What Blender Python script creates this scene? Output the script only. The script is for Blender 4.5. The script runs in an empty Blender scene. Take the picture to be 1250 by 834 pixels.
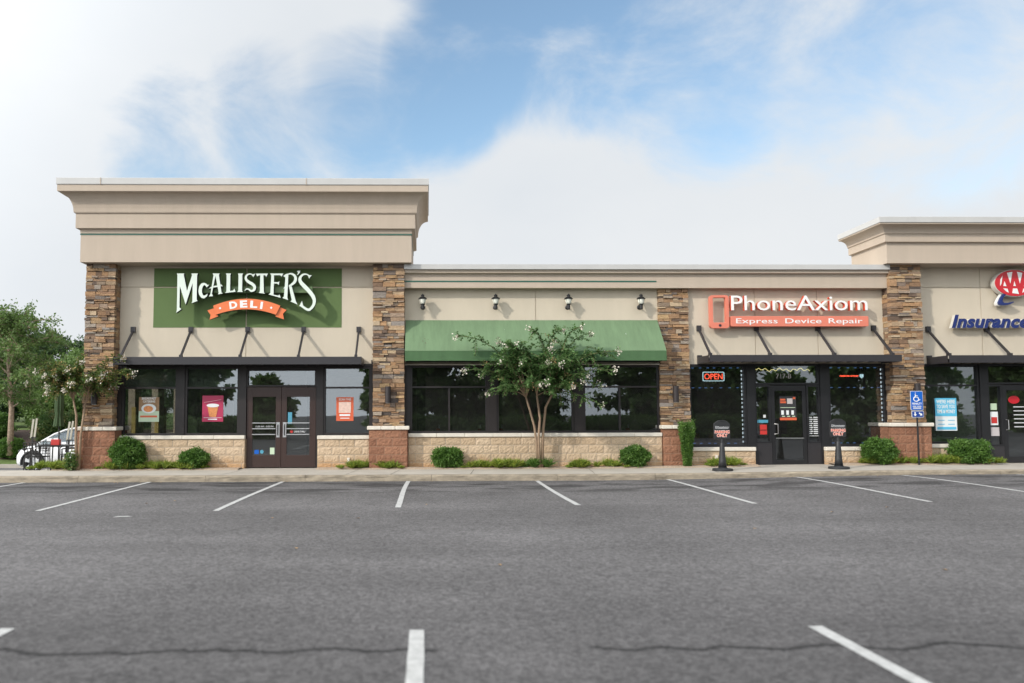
import bpy, bmesh, math, random
import numpy as np
from mathutils import Vector, Matrix

# ------------------------------------------------------------------ camera, world, sun, exposure
scene = bpy.context.scene
COL = scene.collection
YAW, PITCH, ROLL = .01635, .0631, -.00238
fw = Vector((math.sin(YAW)*math.cos(PITCH), math.cos(YAW)*math.cos(PITCH), math.sin(PITCH)))
rt = Vector((math.cos(YAW), -math.sin(YAW), 0)); up = rt.cross(fw)
r2 = rt*math.cos(ROLL) + up*math.sin(ROLL); u2 = up*math.cos(ROLL) - rt*math.sin(ROLL)
cd = bpy.data.cameras.new('camera'); cam = bpy.data.objects.new('camera', cd); COL.objects.link(cam)
cam.matrix_world = Matrix(((r2.x, u2.x, -fw.x, 0), (r2.y, u2.y, -fw.y, 0), (r2.z, u2.z, -fw.z, 1.6), (0, 0, 0, 1)))
cd.sensor_width = 36; cd.lens = 950/1250*36; cd.shift_x = .0704; cd.shift_y = .0236
cd.clip_start = .1; cd.clip_end = 3000
cd.dof.use_dof = True; cd.dof.focus_distance = 21.0; cd.dof.aperture_fstop = .85
scene.camera = cam

SUN = Vector((-1.45, -1.0, 1.0)).normalized()          # towards the sun
sun_el = math.asin(SUN.z); sun_az = math.atan2(SUN.x, SUN.y)
sl = bpy.data.lights.new('sun', 'SUN'); sl.energy = 2.0; sl.angle = math.radians(2.2); sl.color = (1, .94, .85)
so = bpy.data.objects.new('sun', sl); COL.objects.link(so)
so.rotation_euler = (-SUN).to_track_quat('-Z', 'Y').to_euler(); so.location = (-30, -20, 30)

scene.view_settings.view_transform = 'Standard'; scene.view_settings.look = 'None'
scene.view_settings.exposure = .54; scene.view_settings.gamma = 1

world = bpy.data.worlds.new('World'); scene.world = world; world.use_nodes = True
def build_world():
    nt = world.node_tree; N = nt.nodes; L = nt.links; N.clear()
    out = N.new('ShaderNodeOutputWorld'); bg = N.new('ShaderNodeBackground'); bg.inputs['Strength'].default_value = .1
    L.new(bg.outputs[0], out.inputs[0])
    sky = N.new('ShaderNodeTexSky'); sky.sky_type = 'NISHITA'; sky.sun_disc = False
    sky.sun_elevation = sun_el; sky.sun_rotation = sun_az; sky.air_density = 1.0; sky.dust_density = .6; sky.ozone_density = 2.0
    tc = N.new('ShaderNodeTexCoord')
    mp = N.new('ShaderNodeMapping'); mp.inputs['Scale'].default_value = (3.0, 3.0, 5.0); L.new(tc.outputs['Generated'], mp.inputs[0])
    mp.inputs['Rotation'].default_value = (0, .35, 0)
    n1 = N.new('ShaderNodeTexNoise'); n1.inputs['Scale'].default_value = 1.7; n1.inputs['Detail'].default_value = 9
    n1.inputs['Roughness'].default_value = .62; n1.inputs['Distortion'].default_value = .5; L.new(mp.outputs[0], n1.inputs['Vector'])
    n2 = N.new('ShaderNodeTexNoise'); n2.inputs['Scale'].default_value = 1.1; n2.inputs['Detail'].default_value = 5; L.new(mp.outputs[0], n2.inputs['Vector'])
    def math_(op, a, b=None, clamp=False):
        m = N.new('ShaderNodeMath'); m.operation = op; m.use_clamp = clamp
        for i, v in enumerate((a, b)):
            if v is None: continue
            if isinstance(v, (int, float)): m.inputs[i].default_value = v
            else: L.new(v, m.inputs[i])
        return m.outputs[0]
    # gaps between the clouds, as directions in the sky (direction, inner half angle, outer half angle, strength)
    gaps = [((-0.278, 0.909, 0.309), 0, 8.5, 0.66), ((-0.179, 0.925, 0.335), 0, 9, 0.78), ((-0.081, 0.928, 0.363), 0, 8.5, 0.88), ((0.009, 0.923, 0.386), 2, 7.5, 1), ((0.067, 0.898, 0.434), 2.5, 8, 1), ((0.162, 0.883, 0.441), 2, 9, 0.92), ((0.255, 0.870, 0.421), 1, 9, 0.78), ((0.343, 0.856, 0.386), 1, 10, 0.74), ((0.433, 0.811, 0.394), 1, 11, 0.70), ((0.546, 0.757, 0.360), 0, 12, 0.64), ((0.109, 0.837, 0.536), 4, 12, 0.9), ((0.330, 0.790, 0.517), 4, 13, 0.8), ((0.019, 0.940, 0.339), 0.5, 5, 0.6),
            ((-.6, -.7, .5), 4, 40, .6), ((.7, .2, .8), 5, 40, .6)]
    tot = None
    for d, a0, a1, s in gaps:
        d = Vector(d).normalized()
        dp = N.new('ShaderNodeVectorMath'); dp.operation = 'DOT_PRODUCT'; L.new(tc.outputs['Generated'], dp.inputs[0]); dp.inputs[1].default_value = d
        mr = N.new('ShaderNodeMapRange'); mr.interpolation_type = 'SMOOTHSTEP'; L.new(dp.outputs['Value'], mr.inputs['Value'])
        mr.inputs['From Min'].default_value = math.cos(math.radians(a1)); mr.inputs['From Max'].default_value = math.cos(math.radians(a0))
        v = math_('MULTIPLY', mr.outputs[0], s)
        tot = v if tot is None else math_('MAXIMUM', tot, v)
    inv = math_('SUBTRACT', 1.0, tot)
    val = math_('ADD', math_('ADD', math_('MULTIPLY', n1.outputs['Fac'], 1.15), .06), math_('MULTIPLY', inv, .85))
    mr = N.new('ShaderNodeMapRange'); mr.interpolation_type = 'SMOOTHSTEP'; L.new(val, mr.inputs['Value'])
    mr.inputs['From Min'].default_value = .62; mr.inputs['From Max'].default_value = 1.26
    cc = N.new('ShaderNodeMixRGB'); cc.inputs[1].default_value = (5.0, 5.35, 5.75, 1); cc.inputs[2].default_value = (6.3, 6.4, 6.45, 1)
    L.new(n2.outputs['Fac'], cc.inputs[0])
    # thin cloud on the side of the sun, boosted out of view to add fill
    dpS = N.new('ShaderNodeVectorMath'); dpS.operation = 'DOT_PRODUCT'; L.new(tc.outputs['Generated'], dpS.inputs[0]); dpS.inputs[1].default_value = SUN
    mrS = N.new('ShaderNodeMapRange'); mrS.interpolation_type = 'SMOOTHSTEP'; L.new(dpS.outputs['Value'], mrS.inputs['Value'])
    mrS.inputs['From Min'].default_value = -.15; mrS.inputs['From Max'].default_value = 1; mrS.inputs['To Min'].default_value = .97; mrS.inputs['To Max'].default_value = 2.7
    fill_glow = N.new('ShaderNodeVectorMath'); fill_glow.operation = 'SCALE'; L.new(cc.outputs[0], fill_glow.inputs[0]); L.new(mrS.outputs[0], fill_glow.inputs['Scale'])
    sk = N.new('ShaderNodeMixRGB'); sk.blend_type = 'MULTIPLY'; sk.inputs[0].default_value = 1; sk.inputs[2].default_value = (1.62, 1.6, 1.42, 1); L.new(sky.outputs[0], sk.inputs[1])
    mx = N.new('ShaderNodeMixRGB'); L.new(mr.outputs[0], mx.inputs[0]); L.new(sk.outputs[0], mx.inputs[1]); L.new(fill_glow.outputs[0], mx.inputs[2])
    L.new(mx.outputs[0], bg.inputs['Color'])
build_world()
rng = random.Random(7)

# ------------------------------------------------------------------ helpers
def tag(o, label=None, cat=None, group=None, kind=None):
    if label: o['label'] = label
    if cat: o['category'] = cat
    if group: o['group'] = group
    if kind: o['kind'] = kind
    return o
def empty(name, loc, label, cat, group=None, rz=0):
    o = bpy.data.objects.new(name, None); COL.objects.link(o); o.location = loc; o.rotation_euler = (0, 0, rz); o.empty_display_size = .2
    return tag(o, label, cat, group)
class MB:
    def __init__(s): s.v = []; s.f = []; s.t = []; s.m = []; s.tint = 0.; s.mi = 0
    def face(s, idx): s.f.append(idx); s.t.append(s.tint); s.m.append(s.mi)
    def add(s, vs, fs):
        b = len(s.v); s.v += [tuple(v) for v in vs]
        for f in fs: s.face([b+i for i in f])
    def box(s, x0, x1, y0, y1, z0, z1, j=0):
        P = [(x0,y0,z0),(x1,y0,z0),(x1,y1,z0),(x0,y1,z0),(x0,y0,z1),(x1,y0,z1),(x1,y1,z1),(x0,y1,z1)]
        if j: P = [(a+rng.uniform(-j,j), b+rng.uniform(-j,j), c+rng.uniform(-j,j)) for a,b,c in P]
        s.add(P, [(0,3,2,1),(4,5,6,7),(0,1,5,4),(1,2,6,5),(2,3,7,6),(3,0,4,7)]); return s
    def bar(s, p, q, w, h=None, upv=(0,0,1)):
        p = Vector(p); q = Vector(q); d = (q-p).normalized(); h = w if h is None else h
        sd = d.cross(Vector(upv))
        if sd.length < 1e-4: sd = d.cross(Vector((1,0,0)))
        sd.normalize(); u = sd.cross(d); P = []
        for c in (p, q):
            for a, b in ((-1,-1),(1,-1),(1,1),(-1,1)): P.append(c + sd*a*w/2 + u*b*h/2)
        s.add(P, [(0,1,2,3),(7,6,5,4),(0,4,5,1),(1,5,6,2),(2,6,7,3),(3,7,4,0)]); return s
    def tube(s, pts, rad, n=8, caps=True):
        pts = [Vector(p) for p in pts]; R = rad if isinstance(rad, (list, tuple)) else [rad]*len(pts); rings = []
        a = None
        for i, p in enumerate(pts):
            d = (pts[min(i+1, len(pts)-1)] - pts[max(i-1, 0)])
            d = d.normalized() if d.length > 1e-9 else Vector((0,0,1))
            if a is None:
                a = d.cross(Vector((0,0,1)));
                if a.length < .1: a = d.cross(Vector((1,0,0)))
            a = (a - d*a.dot(d)).normalized(); b = d.cross(a)
            rings.append([p + (a*math.cos(2*math.pi*k/n) + b*math.sin(2*math.pi*k/n))*R[i] for k in range(n)])
        base = len(s.v)
        for r in rings: s.v += [tuple(v) for v in r]
        for i in range(len(rings)-1):
            for k in range(n):
                s.face([base+i*n+k, base+i*n+(k+1)%n, base+(i+1)*n+(k+1)%n, base+(i+1)*n+k])
        if caps:
            s.face([base+k for k in range(n)][::-1]); s.face([base+(len(rings)-1)*n+k for k in range(n)])
        return s
    def lathe(s, prof, c, n=16):                         # prof: list of (radius, z)
        base = len(s.v)
        for r, z in prof: s.v += [(c[0]+r*math.cos(2*math.pi*k/n), c[1]+r*math.sin(2*math.pi*k/n), c[2]+z) for k in range(n)]
        for i in range(len(prof)-1):
            for k in range(n): s.face([base+i*n+k, base+i*n+(k+1)%n, base+(i+1)*n+(k+1)%n, base+(i+1)*n+k])
        s.face([base+k for k in range(n)][::-1]); s.face([base+(len(prof)-1)*n+k for k in range(n)]); return s
    def prism(s, poly, yf, yb, mside=None):              # polygon in x,z ; front face towards -y
        A = sum(poly[i][0]*poly[(i+1)%len(poly)][1]-poly[(i+1)%len(poly)][0]*poly[i][1] for i in range(len(poly)))
        if A < 0: poly = poly[::-1]
        n = len(poly); b = len(s.v)
        s.v += [(x, yf, z) for x, z in poly] + [(x, yb, z) for x, z in poly]
        s.face([b+i for i in range(n)])
        m0 = s.mi
        if mside is not None: s.mi = mside
        s.face([b+n+i for i in range(n)][::-1])
        for i in range(n): s.face([b+i, b+n+i, b+n+(i+1)%n, b+(i+1)%n])
        s.mi = m0; return s
    def prism_x(s, poly, x0, x1):                        # polygon in y,z extruded along x
        n = len(poly); b = len(s.v)
        s.v += [(x0, y, z) for y, z in poly] + [(x1, y, z) for y, z in poly]
        s.face([b+i for i in range(n)]); s.face([b+n+i for i in range(n)][::-1])
        for i in range(n): s.face([b+i, b+n+i, b+n+(i+1)%n, b+(i+1)%n])
        return s
    def build(s, name, mat, parent=None, smooth=False, bevel=0):
        me = bpy.data.meshes.new(name); me.from_pydata(s.v, [], s.f)
        for m in (mat if isinstance(mat, (list, tuple)) else [mat]): me.materials.append(m)
        if any(s.m): me.polygons.foreach_set('material_index', s.m)
        if any(s.t):
            at = me.attributes.new('tint', 'FLOAT', 'FACE'); at.data.foreach_set('value', s.t)
        bm = bmesh.new(); bm.from_mesh(me)
        bmesh.ops.recalc_face_normals(bm, faces=bm.faces); bm.to_mesh(me); bm.free()
        if smooth: me.polygons.foreach_set('use_smooth', [True]*len(me.polygons))
        me.update()
        o = bpy.data.objects.new(name, me); COL.objects.link(o)
        if parent is not None: put(o, parent)
        if bevel:
            b = o.modifiers.new('bevel', 'BEVEL'); b.width = bevel; b.segments = 2; b.limit_method = 'ANGLE'
        return o
def put(o, parent):                                      # parent while keeping world-space vertices
    bpy.context.view_layer.update()
    o.parent = parent; o.matrix_parent_inverse = parent.matrix_world.inverted()
def raw_mesh(name, V, F, mat, tint=None, parent=None):   # fast path for leaves (quads, numpy)
    me = bpy.data.meshes.new(name)
    nv, nf = len(V), len(F)
    me.vertices.add(nv); me.vertices.foreach_set('co', V.astype(np.float32).ravel())
    me.loops.add(nf*4); me.loops.foreach_set('vertex_index', F.astype(np.int32).ravel())
    me.polygons.add(nf); me.polygons.foreach_set('loop_start', np.arange(nf, dtype=np.int32)*4)
    me.update(calc_edges=True)
    me.materials.append(mat)
    if tint is not None:
        at = me.attributes.new('tint', 'FLOAT', 'FACE'); at.data.foreach_set('value', np.asarray(tint, np.float32))
    o = bpy.data.objects.new(name, me); COL.objects.link(o)
    if parent is not None: put(o, parent)
    return o

# ------------------------------------------------------------------ materials
def mat(name, col, rough=.6, var=.12, vs=4., vscale=(1,1,1), bump=0., bs=60., metal=0., ramp=None, trans=0., spec=.5, blotch=0.):
    m = bpy.data.materials.new(name); m.use_nodes = True; nt = m.node_tree; N = nt.nodes; L = nt.links
    p = N['Principled BSDF']; p.inputs['Roughness'].default_value = rough; p.inputs['Metallic'].default_value = metal
    p.inputs['Specular IOR Level'].default_value = spec
    tc = N.new('ShaderNodeTexCoord'); mp = N.new('ShaderNodeMapping'); mp.inputs['Scale'].default_value = vscale; L.new(tc.outputs['Object'], mp.inputs[0])
    if ramp:
        at = N.new('ShaderNodeAttribute'); at.attribute_name = 'tint'
        cr = N.new('ShaderNodeValToRGB'); cr.color_ramp.interpolation = 'LINEAR'
        e = cr.color_ramp.elements
        while len(e) < len(ramp): e.new(.5)
        for i, c in enumerate(ramp): e[i].position = i/(len(ramp)-1); e[i].color = (*c, 1)
        L.new(at.outputs['Fac'], cr.inputs[0]); base = cr.outputs[0]
    else:
        rgb = N.new('ShaderNodeRGB'); rgb.outputs[0].default_value = (*col, 1); base = rgb.outputs[0]
    if var:
        n = N.new('ShaderNodeTexNoise'); n.inputs['Scale'].default_value = vs; n.inputs['Detail'].default_value = 6; n.inputs['Roughness'].default_value = .65; L.new(mp.outputs[0], n.inputs['Vector'])
        mr = N.new('ShaderNodeMapRange'); mr.inputs['From Min'].default_value = .25; mr.inputs['From Max'].default_value = .75
        mr.inputs['To Min'].default_value = 1-var; mr.inputs['To Max'].default_value = 1+var; L.new(n.outputs['Fac'], mr.inputs[0])
        mu = N.new('ShaderNodeVectorMath'); mu.operation = 'SCALE'; L.new(base, mu.inputs[0]); L.new(mr.outputs[0], mu.inputs['Scale']); base = mu.outputs[0]
    L.new(base, p.inputs['Base Color'])
    if bump:
        nb = N.new('ShaderNodeTexNoise'); nb.inputs['Scale'].default_value = bs; nb.inputs['Detail'].default_value = 5; L.new(tc.outputs['Object'], nb.inputs['Vector'])
        b = N.new('ShaderNodeBump'); b.inputs['Strength'].default_value = bump; b.inputs['Distance'].default_value = .02; L.new(nb.outputs['Fac'], b.inputs['Height']); L.new(b.outputs[0], p.inputs['Normal'])
    if trans:
        tr = N.new('ShaderNodeBsdfTranslucent'); L.new(base, tr.inputs[0]); mx = N.new('ShaderNodeMixShader'); mx.inputs[0].default_value = trans
        L.new(p.outputs[0], mx.inputs[1]); L.new(tr.outputs[0], mx.inputs[2]); L.new(mx.outputs[0], N['Material Output'].inputs[0])
    return m
def emit(name, col, s):
    m = bpy.data.materials.new(name); m.use_nodes = True; N = m.node_tree.nodes; p = N['Principled BSDF']
    p.inputs['Base Color'].default_value = (*[c*.5 for c in col], 1); p.inputs['Emission Color'].default_value = (*col, 1); p.inputs['Emission Strength'].default_value = s
    return m
def glass(name, tint, refl):
    m = bpy.data.materials.new(name); m.use_nodes = True; nt = m.node_tree; N = nt.nodes; L = nt.links; N.remove(N['Principled BSDF'])
    t = N.new('ShaderNodeBsdfTransparent'); t.inputs[0].default_value = (*tint, 1)
    g = N.new('ShaderNodeBsdfGlossy'); g.inputs['Roughness'].default_value = 0; g.inputs[0].default_value = (.9, .95, 1, 1)
    fr = N.new('ShaderNodeFresnel'); fr.inputs[0].default_value = 1.5
    ad = N.new('ShaderNodeMath'); ad.operation = 'ADD'; ad.inputs[1].default_value = refl; ad.use_clamp = True; L.new(fr.outputs[0], ad.inputs[0])
    tc = N.new('ShaderNodeTexCoord'); nb = N.new('ShaderNodeTexNoise'); nb.inputs['Scale'].default_value = .9; L.new(tc.outputs['Object'], nb.inputs['Vector'])
    b = N.new('ShaderNodeBump'); b.inputs['Strength'].default_value = .02; b.inputs['Distance'].default_value = .05; L.new(nb.outputs['Fac'], b.inputs['Height']); L.new(b.outputs[0], g.inputs['Normal'])
    mx = N.new('ShaderNodeMixShader'); L.new(ad.outputs[0], mx.inputs[0]); L.new(t.outputs[0], mx.inputs[1]); L.new(g.outputs[0], mx.inputs[2])
    df = N.new('ShaderNodeBsdfDiffuse'); df.inputs[0].default_value = (.55, .55, .53, 1)                      # grey haze mixed into the pane colour to lift the dark glass
    m2 = N.new('ShaderNodeMixShader'); m2.inputs[0].default_value = .016; L.new(mx.outputs[0], m2.inputs[1]); L.new(df.outputs[0], m2.inputs[2]); L.new(m2.outputs[0], N['Material Output'].inputs[0])
    return m
M = {}
M['stucco'] = mat('stucco', (.57,.50,.395), .85, .05, 1.3, (1.6,1,.4), .5, 130)
M['trim'] = mat('stucco trim', (.47,.39,.31), .85, .06, 1.5, (2,2,.25), .4, 130)
M['green_wall'] = mat('green painted stucco', (.105,.165,.055), .8, .06, 1.5, (1,1,1), .5, 130)
M['teal'] = mat('teal trim', (.015,.10,.07), .5, .1)
M['coping'] = mat('coping metal', (.47,.465,.45), .45, .06, 1.2, (2,1,1), metal=.0)
M['stone'] = mat('ledge stone', None, .85, .35, 14, (1,1,2.5), 1.0, 45, ramp=[(.08,.065,.058),(.20,.12,.07),(.375,.22,.112),(.15,.125,.11),(.44,.29,.15),(.25,.145,.085),(.47,.35,.22),(.25,.22,.195),(.41,.245,.125)])
M['mortar_dark'] = mat('stone backing', (.05,.04,.032), .9, .2)
M['red_block'] = mat('red split block', None, .9, .28, 16, bump=1.0, bs=34, ramp=[(.21,.095,.055),(.30,.145,.085)])
M['tan_block'] = mat('tan split block', None, .9, .18, 16, bump=1.0, bs=34, ramp=[(.47,.345,.225),(.56,.43,.30)])
def splash(m):
    nt = m.node_tree; N = nt.nodes; L = nt.links; p = N['Principled BSDF']; src = p.inputs['Base Color'].links[0].from_socket
    tc = N.new('ShaderNodeTexCoord'); sp = N.new('ShaderNodeSeparateXYZ'); L.new(tc.outputs['Object'], sp.inputs[0])
    n = N.new('ShaderNodeTexNoise'); n.inputs['Scale'].default_value = 2.2; n.inputs['Detail'].default_value = 6; L.new(tc.outputs['Object'], n.inputs['Vector'])
    a = N.new('ShaderNodeMath'); a.operation = 'MULTIPLY_ADD'; a.inputs[1].default_value = -.55; L.new(n.outputs['Fac'], a.inputs[0]); L.new(sp.outputs[2], a.inputs[2])
    r_ = N.new('ShaderNodeMapRange'); r_.inputs['From Min'].default_value = .16; r_.inputs['From Max'].default_value = -.06; r_.inputs['To Max'].default_value = .75; L.new(a.outputs[0], r_.inputs[0])
    mx = N.new('ShaderNodeMixRGB'); mx.inputs[2].default_value = (.43, .235, .10, 1); L.new(r_.outputs[0], mx.inputs[0]); L.new(src, mx.inputs[1]); L.new(mx.outputs[0], p.inputs['Base Color'])
splash(M['tan_block'])
M['mortar'] = mat('mortar', (.44,.37,.29), .9, .1, 20)
M['mortar_red'] = mat('red mortar', (.36,.215,.145), .9, .1, 20)
M['sill'] = mat('cast sill', (.66,.61,.53), .7, .12, 5, bump=.25, bs=60)
M['bronze'] = mat('bronze aluminium', (.016,.012,.0115), .45, .1)
M['black'] = mat('black aluminium', (.014,.014,.016), .35, .1)
M['door'] = mat('brown door', (.036,.017,.013), .42, .12, 3)
M['canopy'] = mat('canopy metal', (.026,.024,.027), .42, .1, 2)
M['canopy_deck'] = mat('canopy deck metal', (.030,.028,.03), .5, .1, 2)
M['steel'] = mat('brushed steel', (.6,.6,.6), .3, .05, metal=.9)
M['awning'] = mat('green awning fabric', (.060,.128,.053), .85, .12, 2.2, (2.5,1,.35), .15, 200); M['awning_top'] = mat('lit and faded awning fabric', (.125,.198,.105), .85, .17, 1.5, (4,1,.25), .15, 200)  # top painted lighter than valance for the light its slope catches, plus fading
M['interior'] = mat('interior wall', (.42,.37,.30), .8, .1)
M['int_floor'] = mat('interior floor', (.22,.16,.12), .5, .2)
M['int_dark'] = mat('interior ceiling', (.10,.095,.09), .8, .1)
M['yellow'] = mat('yellow trim', (.50,.36,.10), .6, .1)
M['glass'] = glass('storefront glass', (.60,.62,.60), .11)
M['glass_dark'] = glass('dark storefront glass', (.52,.54,.53), .105)
M['car_glass'] = glass('car glass', (.5,.55,.55), .06)
M['white'] = mat('white acrylic', (.78,.78,.76), .4, .04)
M['letter_face'] = mat('pale green letter face', (.66,.74,.66), .4, .03)
M['letter_side'] = mat('dark letter return', (.012,.012,.03), .4, .1)
M['orange'] = mat('orange ribbon', (.72,.17,.05), .45, .08, 3)
M['red_sign'] = mat('coral sign paint', (.66,.19,.125), .45, .05, 2)
M['red_return'] = mat('red letter return', (.62,.09,.04), .45, .05)
M['blue_face'] = mat('navy letter face', (.006,.02,.13), .35, .05)
M['logo_red'] = mat('red logo face', (.52,.012,.022), .35, .05)
M['grey_return'] = mat('pale letter return', (.60,.58,.53), .5, .05)
M['lamp_black'] = mat('lantern iron', (.012,.012,.013), .4, .1)
M['lamp_glass'] = mat('seeded lantern glass', (.75,.75,.66), .15, .08, 30)
M['sconce'] = mat('dark sconce metal', (.028,.022,.022), .45, .1)
M['concrete'] = mat('walk concrete', (.40,.365,.315), .9, .14, 1.6, bump=.25, bs=90)
M['kerb'] = mat('kerb concrete', (.27,.228,.17), .9, .5, 3.2, (1,1,3), .6, 40)
M['line'] = mat('parking paint', (.43,.43,.42), .8, .30, 11, bump=.3, bs=120)
M['gravel'] = mat('bed gravel', (.40,.31,.23), .95, .4, 45, bump=1., bs=60)
M['mulch'] = mat('dark mulch', (.050,.030,.022), .95, .4, 12, bump=1., bs=25)
M['lawn'] = mat('lawn', (.10,.15,.035), .95, .3, 6, bump=1., bs=60)
LEAF = lambda n, a, b, c: mat(n, None, .55, .1, 3, ramp=[a, b, c], trans=.38)
M['boxwood'] = LEAF('boxwood leaf', (.04,.10,.018), (.085,.185,.03), (.18,.31,.065))
M['myrtle'] = LEAF('myrtle leaf', (.075,.15,.05), (.13,.245,.078), (.20,.33,.115))
M['myrtle_autumn'] = LEAF('myrtle leaf turning', (.06,.13,.03), (.115,.20,.05), (.32,.23,.07))
M['grass'] = LEAF('lilyturf blade', (.10,.17,.025), (.21,.30,.04), (.40,.42,.07))
M['birch'] = LEAF('broad tree leaf', (.075,.14,.035), (.13,.215,.055), (.20,.30,.09))
M['darkleaf'] = LEAF('dark tree leaf', (.028,.06,.02), (.052,.105,.032), (.09,.15,.05))
M['holly'] = LEAF('rusty hedge leaf', (.05,.11,.03), (.09,.17,.045), (.26,.19,.08))
M['flower'] = mat('white petal', (.66,.61,.52), .7, .2, 30, trans=.2)
M['spent'] = mat('spent bloom', (.42,.26,.11), .8, .2, 30)
M['bark'] = mat('smooth tan bark', (.30,.21,.14), .8, .3, 8, (4,4,.6), .4, 30)
M['bark_dark'] = mat('dark bark', (.12,.085,.06), .9, .3, 8, (4,4,.6), .6, 30)
M['bark_pale'] = mat('peeling pale bark', (.36,.27,.20), .9, .4, 7, (1,1,2), .6, 20)
M['car_white'] = mat('white car paint', (.76,.77,.78), .18, .02)
M['tyre'] = mat('tyre rubber', (.018,.018,.018), .8, .1)
M['rim'] = mat('alloy rim', (.62,.63,.64), .35, .05, metal=.4)
M['plastic_black'] = mat('moulded black plastic', (.022,.023,.025), .5, .12, 8)
M['iron'] = mat('black iron', (.012,.012,.012), .5, .1)
M['umbrella'] = mat('green umbrella cloth', (.05,.085,.035), .85, .12, 5)
M['post_blue'] = mat('blue sign sheet', (.0,.10,.47), .4, .04)
M['post_navy'] = mat('navy sign sheet', (.004,.045,.26), .4, .04)
M['slat'] = mat('weathered pale slat', (.42,.40,.33), .7, .15, 6)
M['red_box'] = mat('red plastic', (.50,.035,.03), .4, .1)
M['magenta'] = mat('magenta print', (.42,.03,.09), .4, .06)
M['orange_print'] = mat('orange print', (.62,.115,.045), .4, .05)
M['sky_print'] = mat('light blue print', (.10,.48,.72), .4, .04)
M['paper'] = mat('white print', (.76,.79,.80), .4, .03)
M['sage'] = mat('sage print', (.50,.62,.45), .4, .06)
M['food'] = mat('orange food print', (.62,.24,.08), .5, .4, 40)
M['brown_print'] = mat('brown print', (.30,.18,.09), .5, .4, 25)
M['dark_print'] = mat('charcoal print', (.035,.035,.038), .4, .1)
M['cyan_print'] = mat('cyan print', (.08,.30,.42), .4, .05)
M['tan_seat'] = mat('tan seat vinyl', (.36,.20,.08), .6, .1)
M['neon_red'] = emit('neon red', (1, .10, .05), 4.5)
M['neon_white'] = emit('neon border', (.65, .9, 1), 2.0)
M['led_white'] = emit('led white', (.8, .88, 1), 1.9)
M['led_blue'] = emit('led blue', (.2, .4, 1), 1.0)
M['led_gold'] = emit('led gold', (1, .85, .35), 1.6)
M['vinyl'] = mat('white vinyl lettering', (.62,.63,.64), .5, .03)
M['vinyl_pink'] = mat('faded address vinyl', (.50,.46,.46), .5, .03)
M['coral_text'] = mat('coral lettering', (.85,.22,.14), .5, .03)

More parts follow.
